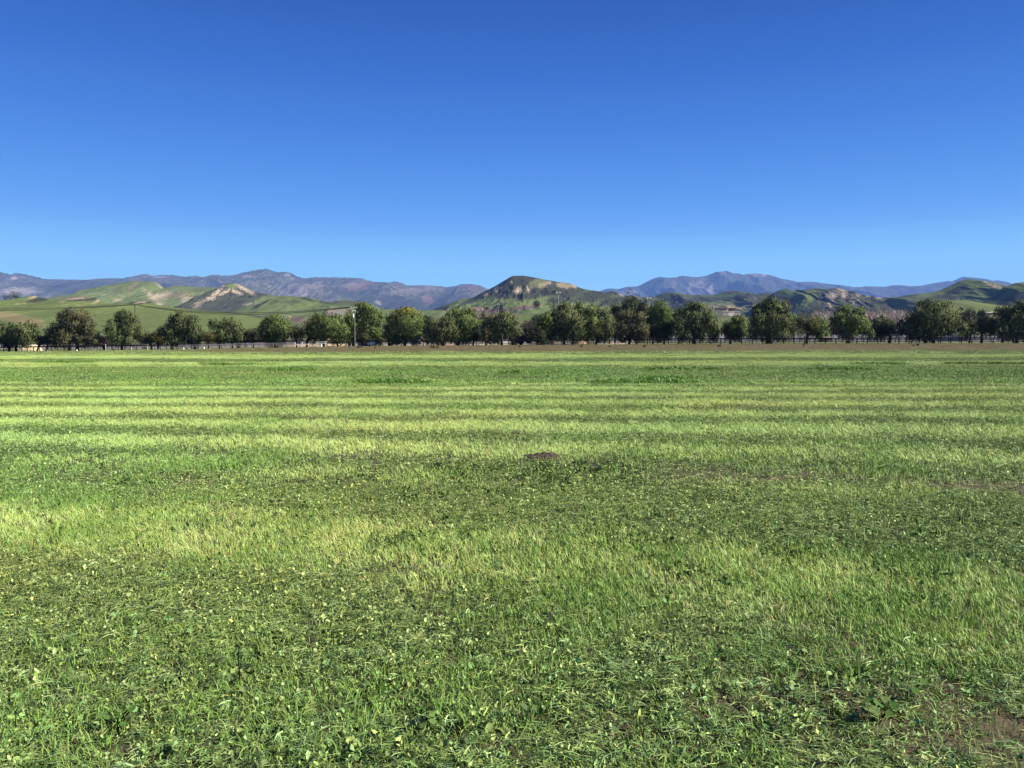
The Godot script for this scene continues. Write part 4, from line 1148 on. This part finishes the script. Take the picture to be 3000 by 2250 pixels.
func make_vehicles() -> void:
	# an orange tractor and a pale cart in the shade under the tall rounded tree
	var f := on_ground(1068.0, 194.0)
	var t := thing("tractor", "small orange tractor standing in the shade beside the transformer pole", "tractor", f, 0.5)
	cuboid(t, "bonnet", Vector3(0.7, 0.5, 1.2), Vector3(0, 0.95, 0.7), mats.orange)
	cuboid(t, "seat", Vector3(0.5, 0.5, 0.4), Vector3(0, 1.05, -0.5), mats.rubber)
	cuboid(t, "canopy", Vector3(1.1, 0.08, 1.1), Vector3(0, 1.95, -0.4), mats.orange)
	for x in [-0.48, 0.48]:
		for z in [-0.85, 0.05]:
			cuboid(t, "canopy_post", Vector3(0.05, 1.1, 0.05), Vector3(x, 1.38, z), mats.rubber)
	for s in [[-0.62, -0.5, 0.55], [0.62, -0.5, 0.55], [-0.5, 1.0, 0.34], [0.5, 1.0, 0.34]]:
		var w := CylinderMesh.new()
		w.top_radius = s[2]; w.bottom_radius = s[2]; w.height = 0.26
		var o := put("wheel", w, mats.rubber, t, Vector3(s[0], s[2], s[1]))
		o.rotation.z = PI / 2
		var r := CylinderMesh.new()
		r.top_radius = s[2] * 0.5; r.bottom_radius = s[2] * 0.5; r.height = 0.3
		put("rim", r, mats.white, o)
	var g := on_ground(1089.0, 192.0)
	var c := thing("utility_cart", "pale utility cart with a canopy right of the orange tractor", "cart", g, -0.2)
	cuboid(c, "body", Vector3(1.25, 0.55, 2.0), Vector3(0, 0.62, 0), mats.pale_blue)
	cuboid(c, "cargo_bed", Vector3(1.2, 0.35, 0.9), Vector3(0, 1.07, -0.5), mats.pale_blue)
	cuboid(c, "canopy", Vector3(1.2, 0.07, 1.1), Vector3(0, 1.75, 0.4), mats.white)
	for x in [-0.55, 0.55]:
		for z in [-0.05, 0.85]:
			cuboid(c, "canopy_post", Vector3(0.05, 0.9, 0.05), Vector3(x, 1.3, z), mats.rubber)
		for z in [-0.65, 0.65]:
			var w := CylinderMesh.new()
			w.top_radius = 0.33; w.bottom_radius = 0.33; w.height = 0.2
			var o := put("wheel", w, mats.rubber, c, Vector3(x, 0.33, z))
			o.rotation.z = PI / 2
	# flat white trailer and a teal covered heap
	var tf := on_ground(1613.0, 200.0)
	var tr := thing("flat_trailer", "flat white trailer with dark wheels below the tall twin trees", "trailer", tf, 0.1)
	cuboid(tr, "deck", Vector3(1.75, 0.16, 1.2), Vector3(0, 0.95, 0), mats.white)
	cuboid(tr, "chassis", Vector3(1.5, 0.16, 0.9), Vector3(0, 0.74, 0), mats.rubber)
	for x in [-0.5, 0.45]:
		for z in [-0.55, 0.55]:
			var w := CylinderMesh.new()
			w.top_radius = 0.35; w.bottom_radius = 0.35; w.height = 0.18
			var o := put("wheel", w, mats.rubber, tr, Vector3(x, 0.35, z))
			o.rotation.x = PI / 2
	mound("tarp_heap", "teal tarpaulin heap left of the flat white trailer", "tarpaulin", on_ground(1598.0, 208.0), 0.75, 0.6, 1.25, vertex_mat(0.6), 1.0, Color(0.03, 0.2, 0.17))

func make_small_things() -> void:
	rng.seed = 99
	# soil heaps
	var dirt := vertex_mat(0.95, 0.0, 0.1)
	mound("soil_mound", "brown heap of dug soil in the middle of the field", "mound", Vector3(0.40, ground(0.40, 10.1) + 0.015, -10.1), 0.33, 0.22, 0.095, dirt, 3.2, Color(0.050, 0.043, 0.036))
	mound("dirt_bank", "long tan dirt bank behind the fence right of the white gate", "mound", on_ground(935.0, 232.0), 9.0, 3.5, 1.9, dirt, 1.2, Color(0.42, 0.29, 0.18))
	mound("dirt_heap", "tan dirt heap behind the fence right of the tall twin trees", "mound", on_ground(1700.0, 206.0), 2.6, 2.0, 1.95, dirt, 1.0, Color(0.27, 0.2, 0.14))
	mound("dirt_bank", "pale tan bank behind the fence at the far left", "mound", on_ground(88.0, 216.0), 3.6, 2.0, 1.7, dirt, 1.0, Color(0.40, 0.33, 0.22))
	# dark clods on the brown strip, each lying by itself
	var clods := [[1053.0, 148.0, 0.55, "dark clod on the brown strip right below the transformer pole"], [1099.0, 132.0, 0.25, "small dark clod on the brown strip below the tallest rounded tree"], [1264.0, 140.0, 0.3, "round dark clod at the left end of the clod cluster"], [1271.0, 138.0, 0.45, "biggest dark clod of the cluster left of the centre"], [1282.0, 138.0, 0.3, "last dark clod at the right end of the cluster"], [1523.0, 140.0, 0.35, "dark clod on the brown strip below the pinkish bush"], [1703.0, 140.0, 0.4, "flat dark clod on the brown strip below the tan dirt heap"], [1786.0, 140.0, 0.3, "small dark clod on the brown strip below the loose tree"], [1888.0, 140.0, 0.4, "dark clod on the brown strip where the three rail fence starts"], [2108.0, 138.0, 0.5, "dark clod on the brown strip below the round dark small tree"]]
	for c in clods:
		var p := on_ground(c[0], c[1])
		mound("soil_clod", c[3], "clod", p, c[2], c[2] * 0.7, 0.22 + c[2] * 0.25, dirt, 1.0, Color(0.035, 0.026, 0.022), "dark clods on the brown strip")
	# trough and buckets on the strip
	var f := on_ground(2356.0, 142.0)
	var t := thing("feed_stand", "small dark stand with a flat top on the brown strip at the right", "stand", f)
	cuboid(t, "top", Vector3(0.85, 0.12, 0.5), Vector3(0, 0.42, 0), mats.dark_wood)
	cuboid(t, "leg", Vector3(0.14, 0.4, 0.14), Vector3(-0.15, 0.18, 0), mats.dark_wood)
	f = on_ground(2688.0, 142.0)
	t = thing("bucket", "dark bucket with a pale side standing on the brown strip", "bucket", f)
	var bm := CylinderMesh.new()
	bm.top_radius = 0.26; bm.bottom_radius = 0.2; bm.height = 0.42
	put("pail", bm, mats.rubber, t, Vector3(0, 0.21, 0))
	var rm := TorusMesh.new()
	rm.inner_radius = 0.24; rm.outer_radius = 0.29; rm.rings = 16; rm.ring_segments = 6
	put("rim", rm, mats.grey_wood, t, Vector3(0, 0.42, 0))
	f = on_ground(2675.0, 142.0)
	t = thing("feed_pan", "low dark pan lying left of the dark bucket", "pan", f)
	var pm := CylinderMesh.new()
	pm.top_radius = 0.3; pm.bottom_radius = 0.24; pm.height = 0.18
	put("pan", pm, mats.rubber, t, Vector3(0, 0.09, 0))
	# white block at the gate
	f = on_ground(936.5, 182.5)
	t = thing("concrete_block", "white concrete block in front of the white gate", "block", f)
	cuboid(t, "block", Vector3(1.05, 0.62, 0.6), Vector3(0, 0.3, 0), mats.plaster)
	cuboid(t, "end_cap", Vector3(0.26, 0.66, 0.64), Vector3(0.46, 0.32, 0.02), mats.white)
	# white stakes along the left fence
	var stakes := [[113.0, 183.0, 0.35, "short white stake below the first small olive tree"], [141.0, 182.5, 0.5, "white stake below the small tree beside the big twin trunks"], [278.0, 183.0, 0.35, "short white stake under the reddish bush"], [311.0, 183.0, 1.6, "tallest white stake, standing before the left dark rail fence"], [386.0, 184.0, 0.9, "white stake below the left power pole"], [434.0, 185.5, 1.5, "white post leaning on the fence below the dull round tree"], [466.0, 184.0, 0.4, "short white stake below the yellow green dome tree"], [614.0, 182.0, 0.4, "short white stake below the golden brown small tree"], [539.0, 182.0, 0.5, "broad white stake below the peaked tree"]]
	for s in stakes:
		var p := on_ground(s[0], s[1])
		var m := CylinderMesh.new()
		m.top_radius = 0.045; m.bottom_radius = 0.055; m.height = s[2] + 0.2; m.radial_segments = 8
		if s[2] == 0.5 and s[0] > 500.0:
			m.top_radius = 0.12; m.bottom_radius = 0.16
		tag(put("white_stake", m, mats.white, self, p + Vector3(0, s[2] * 0.5 - 0.1, 0)), s[3], "stake", "white stakes along the left fence")
	var cone := CylinderMesh.new()
	cone.top_radius = 0.06; cone.bottom_radius = 0.24; cone.height = 0.5
	tag(put("trunk_guard", cone, mats.white, self, on_ground(228.5, 186.0) + Vector3(0, 0.22, 0.3)), "white cone at the foot of the right twin trunk", "guard")
	var bag := SphereMesh.new()
	bag.radius = 0.16; bag.height = 0.5
	tag(put("white_sack", bag, mats.white, self, on_ground(599.0, 182.0) + Vector3(0, 0.22, 0)), "white sack on the grass left of the golden brown tree", "sack")
	var tub := SphereMesh.new()
	tub.radius = 0.46; tub.height = 0.42; tub.is_hemisphere = true
	tub.height = 0.36
	tag(put("white_tub", tub, mats.white, self, on_ground(699.0, 200.0) + Vector3(0, 1.25, 0)), "white upturned tub right of the forked trunks", "tub")
	cuboid(self, "tub_stand", Vector3(0.7, 1.25, 0.5), on_ground(699.0, 200.0) + Vector3(0, 0.62, 0), mats.dark_wood)
	tag(get_node("tub_stand"), "dark stand carrying the white upturned tub", "stand")
	# leaning pale boards
	var lean := on_ground(1328.0, 196.0)
	t = thing("leaning_frame", "pale wooden frame leaning left of the high overlapping tree trunk", "frame", lean)
	for x in [-0.12, 0.12]:
		var b := cuboid(t, "stile", Vector3(0.07, 1.9, 0.07), Vector3(x, 0.95, 0), mats.yellow_wood)
		b.rotation.z = -0.3
	for i in 4:
		cuboid(t, "rung", Vector3(0.24, 0.05, 0.05), Vector3(-0.2 + i * 0.13, 0.35 + i * 0.4, 0.06), mats.yellow_wood)
	# curved pale pole
	var cp := at(2918.0, 918.0, 370.0)
	var s := Soup.new()
	var pts := []
	var rad := []
	for i in 13:
		var k := i / 12.0
		pts.append(Vector3(1.6 * k * k, 4.2 * k, 0))
		rad.append(0.09 * (1.0 - 0.7 * k))
	s.tube(pts, rad, 6, Color(0.6, 0.65, 0.5))
	tag(put("curved_pole", s.mesh(), mats.leaf, self, cp), "thin pale pole curving over the shed near the right edge", "pole")

func make_weeds() -> void:
	# broad leaved weeds that stand out of the cut grass, close to the camera
	rng.seed = 41
	var leaf_mats := [flat(Color(0.05, 0.105, 0.025), 0.75), flat(Color(0.085, 0.15, 0.04), 0.75), flat(Color(0.13, 0.19, 0.06), 0.75)]
	for m in leaf_mats:
		m.metallic_specular = 0.08
		m.backlight_enabled = true
		m.backlight = Color(0.4, 0.4, 0.4)
		m.cull_mode = BaseMaterial3D.CULL_DISABLED
	var meshes := []
	for k in 3:
		var st := Soup.new()
		var n := 9
		for i in n:
			var u0 := TAU * i / n
			var u1 := TAU * (i + 1) / n
			var r0 := 1.0 + 0.12 * cos(u0 * 5.0) - 0.35 * exp(-pow(angle_difference(u0, PI) * 2.2, 2.0))
			var r1 := 1.0 + 0.12 * cos(u1 * 5.0) - 0.35 * exp(-pow(angle_difference(u1, PI) * 2.2, 2.0))
			var a := Vector3(cos(u0) * r0, 0.05 * cos(u0 * 5.0) + 0.06, sin(u0) * r0)
			var b := Vector3(cos(u1) * r1, 0.05 * cos(u1 * 5.0) + 0.06, sin(u1) * r1)
			var nn := a.cross(b).normalized()
			if nn.y < 0: nn = -nn
			st.tri(Vector3.ZERO, a, b, nn, Color.WHITE)
		meshes.append(st.mesh())
	var spots := [[1.52, 3.12, 14, 0.034, "dark leaved weed at the lower right beside the bare soil"], [1.75, 3.3, 10, 0.03, "weed with pale upright leaves right of the dark leaved weed"], [0.45, 6.9, 12, 0.03, "dark weed clump in the near windrow below the soil mound"], [-0.95, 7.45, 14, 0.032, "dark leafy clump left of the middle in the shaded windrow"], [-0.35, 3.05, 12, 0.03, "leafy weed at the bottom left of the middle"], [-1.6, 3.0, 12, 0.028, "leafy weed low at the left bottom"], [0.85, 9.45, 16, 0.04, "leafy weed clump right below the soil mound"], [-0.15, 9.2, 16, 0.04, "leafy weed clump left below the soil mound"], [1.0, 9.0, 14, 0.038, "leafy weed clump where the bare track begins"], [-0.85, 9.3, 16, 0.04, "leafy weed clump at the left end of the weed row"], [-4.2, 8.2, 12, 0.035, "dark weed tuft far left in the shaded windrow"], [0.1, 8.6, 14, 0.036, "leafy weed clump in front of the weed row"]]
	for s in spots:
		var t := thing("broadleaf_weed", s[4], "weed", Vector3(s[0], ground(s[0], s[1]) + 0.02, -s[1]), rand(0, TAU), "broad leaved weeds in the cut grass")
		var stems := Soup.new()
		for i in s[2]:
			var an := rand(0, TAU)
			var rr := rand(0.015, 0.085)
			var o := put("leaf", meshes[i % 3], leaf_mats[0 if rng.randf() < 0.55 else rng.randi_range(1, 2)], t, Vector3(cos(an) * rr, rand(0.03, 0.08), sin(an) * rr))
			o.rotation = Vector3(rand(-0.6, 0.6), rand(0, TAU), rand(-0.6, 0.6))
			o.scale = Vector3.ONE * s[3] * rand(0.35, 0.8)
			stems.tube([Vector3(cos(an) * 0.01, -0.03, sin(an) * 0.01), o.position * Vector3(0.6, 0.7, 0.6), o.position], [0.0025, 0.002, 0.0012], 4, Color(0.1, 0.16, 0.045))
		put("stems", stems.mesh(), mats.leaf, t)
	var leafy := []
	for k in 4:
		var lp := Soup.new()
		for i in 34:
			var q := Vector3(rng.randfn() * 0.09, 0, rng.randfn() * 0.09)
			q.y = rand(0.015, 0.075) * exp(-q.length() * 4.0)
			leaf(lp, q, rand(0.010, 0.023), tint(Color(0.075, 0.125, 0.034), 0.4) if rng.randf() < 0.7 else tint(Color(0.2, 0.28, 0.1), 0.3))
		for i in 14:
			blade(lp, Vector3(rng.randfn() * 0.07, 0, rng.randfn() * 0.07), rand(0.05, 0.14), 0.006, Vector2(rand(-0.05, 0.05), rand(-0.05, 0.05)), tint(Color(0.1, 0.19, 0.04), 0.4), true)
		leafy.append(lp.mesh())
	var spread := [[1330, 1880, 1385, 34, 55], [1600, 1900, 1408, 22, 22], [1040, 1300, 1395, 24, 10], [1050, 1780, 1450, 22, 32], [700, 800, 1475, 20, 7], [1100, 2100, 1560, 80, 30], [1900, 3000, 1640, 110, 34], [0, 1000, 1500, 80, 16], [400, 440, 1420, 10, 4], [1700, 2900, 1500, 80, 20], [200, 2900, 2150, 160, 16], [0, 1500, 1980, 160, 8]]
	var leafy_at := [[], [], [], []]
	for q in spread:
		for i in q[4]:
			var d: float = EYE * FOCAL / (q[2] - HORIZON + rng.randfn() * q[3] * 0.5)
			var x := across(rand(q[0], q[1]), d)
			leafy_at[i % 4].append([Transform3D(Basis(Vector3.UP, rand(0, TAU)).scaled(Vector3.ONE * rand(0.5, 1.25)), Vector3(x, ground(x, d), -d)), Color(1, 1, 1) * rand(0.75, 1.1)])
	scatter("leafy_weeds", "dark green leafy weeds growing through the cut grass", leafy, leafy_at, vertex_mat(0.65, 0.35, 0.3))
	# taller dark weed rows seen along the distant stripes
	var gm := vertex_mat(0.55, 0.4, 0.3)
	var far_mesh := []
	for k in 3:
		far_mesh.append(lush_patch(0.6, 150, 0.15, 0.02, 0.04, false))
	var lists := [[], [], []]
	var rows := [[1060, 1230, 1121, 80], [1480, 1590, 1093, 30], [1885, 2095, 1082, 70], [2390, 2540, 1082, 60], [2500, 2650, 1067, 50], [2780, 3000, 1067, 60], [1900, 2000, 1112, 40], [800, 905, 1084, 40], [1750, 2000, 1122, 60], [100, 270, 1058, 40], [600, 800, 1066, 40]]
	for r in rows:
		for i in r[3]:
			var px := rand(r[0], r[1])
			var d: float = EYE * FOCAL / (r[2] - HORIZON + rand(-0.5, 0.5) * rand(0.4, 2.0))
			var x := across(px, d)
			var b := Basis(Vector3.UP, rand(0, TAU)).scaled(Vector3.ONE * rand(0.6, 1.3))
			lists[i % 3].append([Transform3D(b, Vector3(x, ground(x, d), -d)), Color(0.88, 0.92, 0.86)])
	scatter("tall_weeds", "dark rows of taller weeds left standing in the field", far_mesh, lists, gm)

func make_materials() -> void:
	mats.leaf = vertex_mat(0.7, 0.25, 0.2)
	mats.bark = grained(Color(0.05, 0.042, 0.034), Color(0.12, 0.10, 0.08), 0.03, Vector3(1.5, 0.5, 1.5), 0.9, 1.0)
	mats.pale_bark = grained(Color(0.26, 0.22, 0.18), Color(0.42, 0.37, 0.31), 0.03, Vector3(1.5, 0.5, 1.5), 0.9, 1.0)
	mats.black_wood = grained(Color(0.004, 0.004, 0.0045), Color(0.011, 0.0105, 0.0105), 0.02, Vector3(0.6, 2.0, 0.6), 0.9, 0.4)
	mats.black_wood.metallic_specular = 0.12
	mats.dark_wood = grained(Color(0.018, 0.017, 0.016), Color(0.04, 0.037, 0.034), 0.02, Vector3(1.0, 1.0, 1.0), 0.85, 0.6)
	mats.grey_wood = grained(Color(0.22, 0.21, 0.205), Color(0.36, 0.35, 0.34), 0.02, Vector3(0.6, 2.0, 0.6), 0.85, 0.6)
	mats.pale_wood = grained(Color(0.5, 0.48, 0.44), Color(0.68, 0.66, 0.6), 0.02, Vector3(1, 1, 1), 0.8, 0.4)
	mats.lilac_board = grained(Color(0.17, 0.155, 0.16), Color(0.28, 0.26, 0.265), 0.03, Vector3(0.8, 0.3, 0.8), 0.9, 0.4)
	mats.panel = grained(Color(0.22, 0.22, 0.23), Color(0.33, 0.33, 0.34), 0.05, Vector3(1.5, 0.2, 1.5), 0.8, 0.4)
	mats.panel_light = grained(Color(0.28, 0.28, 0.29), Color(0.4, 0.4, 0.41), 0.05, Vector3(1.5, 0.2, 1.5), 0.8, 0.4)
	mats.cap = flat(Color(0.45, 0.45, 0.44), 0.7)
	mats.white = flat(Color(0.62, 0.61, 0.57), 0.6)
	mats.white_wall = grained(Color(0.6, 0.58, 0.52), Color(0.75, 0.73, 0.68), 0.02, Vector3(0.3, 0.3, 0.3), 0.9, 0.2)
	mats.plaster = grained(Color(0.52, 0.46, 0.38), Color(0.66, 0.6, 0.5), 0.02, Vector3(0.3, 0.3, 0.3), 0.9, 0.2)
	mats.grey_plaster = grained(Color(0.26, 0.22, 0.2), Color(0.38, 0.33, 0.3), 0.02, Vector3(0.3, 0.3, 0.3), 0.9, 0.2)
	mats.pink_wall = grained(Color(0.5, 0.34, 0.28), Color(0.62, 0.45, 0.38), 0.02, Vector3(0.3, 0.3, 0.3), 0.9, 0.2)
	mats.tile_wall = flat(Color(0.4, 0.22, 0.17), 0.9)
	mats.tile = grained(Color(0.17, 0.085, 0.06), Color(0.25, 0.13, 0.095), 0.06, Vector3(0.5, 0.5, 0.5), 0.85, 0.6)
	mats.dark_tile = flat(Color(0.12, 0.07, 0.055), 0.85)
	mats.brown_wall = grained(Color(0.15, 0.11, 0.085), Color(0.24, 0.18, 0.14), 0.03, Vector3(0.4, 0.4, 0.4), 0.9, 0.3)
	mats.blue_wall = flat(Color(0.09, 0.10, 0.14), 0.7)
	mats.dark_glass = flat(Color(0.02, 0.025, 0.03), 0.15)
	mats.metal_grey = flat(Color(0.22, 0.225, 0.235), 0.6, 0.1)
	mats.dull_pole = grained(Color(0.10, 0.10, 0.10), Color(0.18, 0.175, 0.17), 0.03, Vector3(1, 0.3, 1), 0.85, 0.4)
	mats.cable = flat(Color(0.6, 0.6, 0.54), 0.6)
	mats.yellow_wood = flat(Color(0.5, 0.42, 0.24), 0.8)
	mats.orange = flat(Color(0.55, 0.13, 0.05), 0.45)
	mats.rubber = flat(Color(0.02, 0.02, 0.021), 0.7)
	mats.pale_blue = flat(Color(0.5, 0.6, 0.62), 0.5)

# ---------------------------------------------------------------- scene
func _ready() -> void:
	tilt = -atan((1125.0 - HORIZON) / FOCAL)
	# camera
	var cam := Camera3D.new()
	cam.name = "camera"
	cam.fov = rad_to_deg(2.0 * atan(1125.0 / FOCAL))
	cam.near = 0.05
	cam.far = 40000.0
	cam.position = Vector3(0, EYE, 0)
	cam.rotation.x = tilt
	add_child(cam)
	cam.current = true
	# sky and air
	var exposure := 2.8
	# a clear sky: pale at the horizon, deep blue overhead, the same all round
	var el_at := [-0.01, 3.0, 5.2, 8.2, 11.0, 14.3, 18.5, 23.4, 40.0, 90.0]
	var sky_r := [0.41, 0.35, 0.27, 0.125, 0.075, 0.043, 0.022, 0.010, 0.008, 0.007]
	var sky_g := [0.83, 0.77, 0.67, 0.395, 0.29, 0.208, 0.14, 0.088, 0.06, 0.045]
	var sky_b := [1.12, 1.07, 1.02, 0.91, 0.81, 0.705, 0.57, 0.43, 0.34, 0.27]
	var img := Image.create_empty(16, 512, false, Image.FORMAT_RGBF)
	for y in 512:
		var e := 90.0 - (y + 0.5) / 512.0 * 180.0
		var c := Color(0.11, 0.125, 0.08)
		if e >= 0.0: c = Color(interp(el_at, sky_r, e), interp(el_at, sky_g, e), interp(el_at, sky_b, e))
		for x in 16:
			img.set_pixel(x, y, Color(c.r / exposure, c.g / exposure, c.b / exposure))
	var sky_mat := PanoramaSkyMaterial.new()
	sky_mat.panorama = ImageTexture.create_from_image(img)
	var sky := Sky.new()
	sky.sky_material = sky_mat
	var env := Environment.new()
	env.background_mode = Environment.BG_SKY
	env.sky = sky
	env.tonemap_mode = Environment.TONE_MAPPER_LINEAR
	env.tonemap_exposure = exposure
	env.sdfgi_enabled = true
	env.ssao_enabled = true
	env.ssil_enabled = true
	env.fog_enabled = true
	env.fog_density = 0.000045
	env.fog_light_color = Color(0.50, 0.67, 1.0)
	var we := WorldEnvironment.new()
	we.name = "world_environment"
	we.environment = env
	add_child(we)
	# the sun stands to the right and a little behind, about 30 degrees up
	var sun := DirectionalLight3D.new()
	sun.name = "sun"
	sun.light_energy = 1.55
	sun.light_color = Color(1.0, 0.955, 0.88)
	sun.light_angular_distance = 0.5
	sun.shadow_enabled = true
	sun.directional_shadow_max_distance = 400.0
	add_child(sun)
	var el := deg_to_rad(35.0)
	var az := deg_to_rad(13.0)
	var to_sun := Vector3(cos(az) * cos(el), sin(el), sin(az) * cos(el))
	sun.look_at_from_position(Vector3.ZERO, -to_sun, Vector3.UP)
	# noise
	n_a.seed = 3; n_a.frequency = 0.05; n_a.fractal_octaves = 4
	n_b.seed = 8; n_b.frequency = 0.05; n_b.fractal_octaves = 3
	n_ridge.seed = 21; n_ridge.frequency = 0.05; n_ridge.fractal_type = FastNoiseLite.FRACTAL_RIDGED; n_ridge.fractal_octaves = 4
	for y in band_y:
		band_d.append(EYE * FOCAL / (y - HORIZON))
	rng.seed = 1
	make_materials()
	make_ground()
	make_hills()
	rng.seed = 2
	make_grass()
	make_trees()
	make_woods()
	make_fences()
	make_poles()
	make_buildings()
	make_horses()
	make_vehicles()
	make_small_things()
	make_weeds()
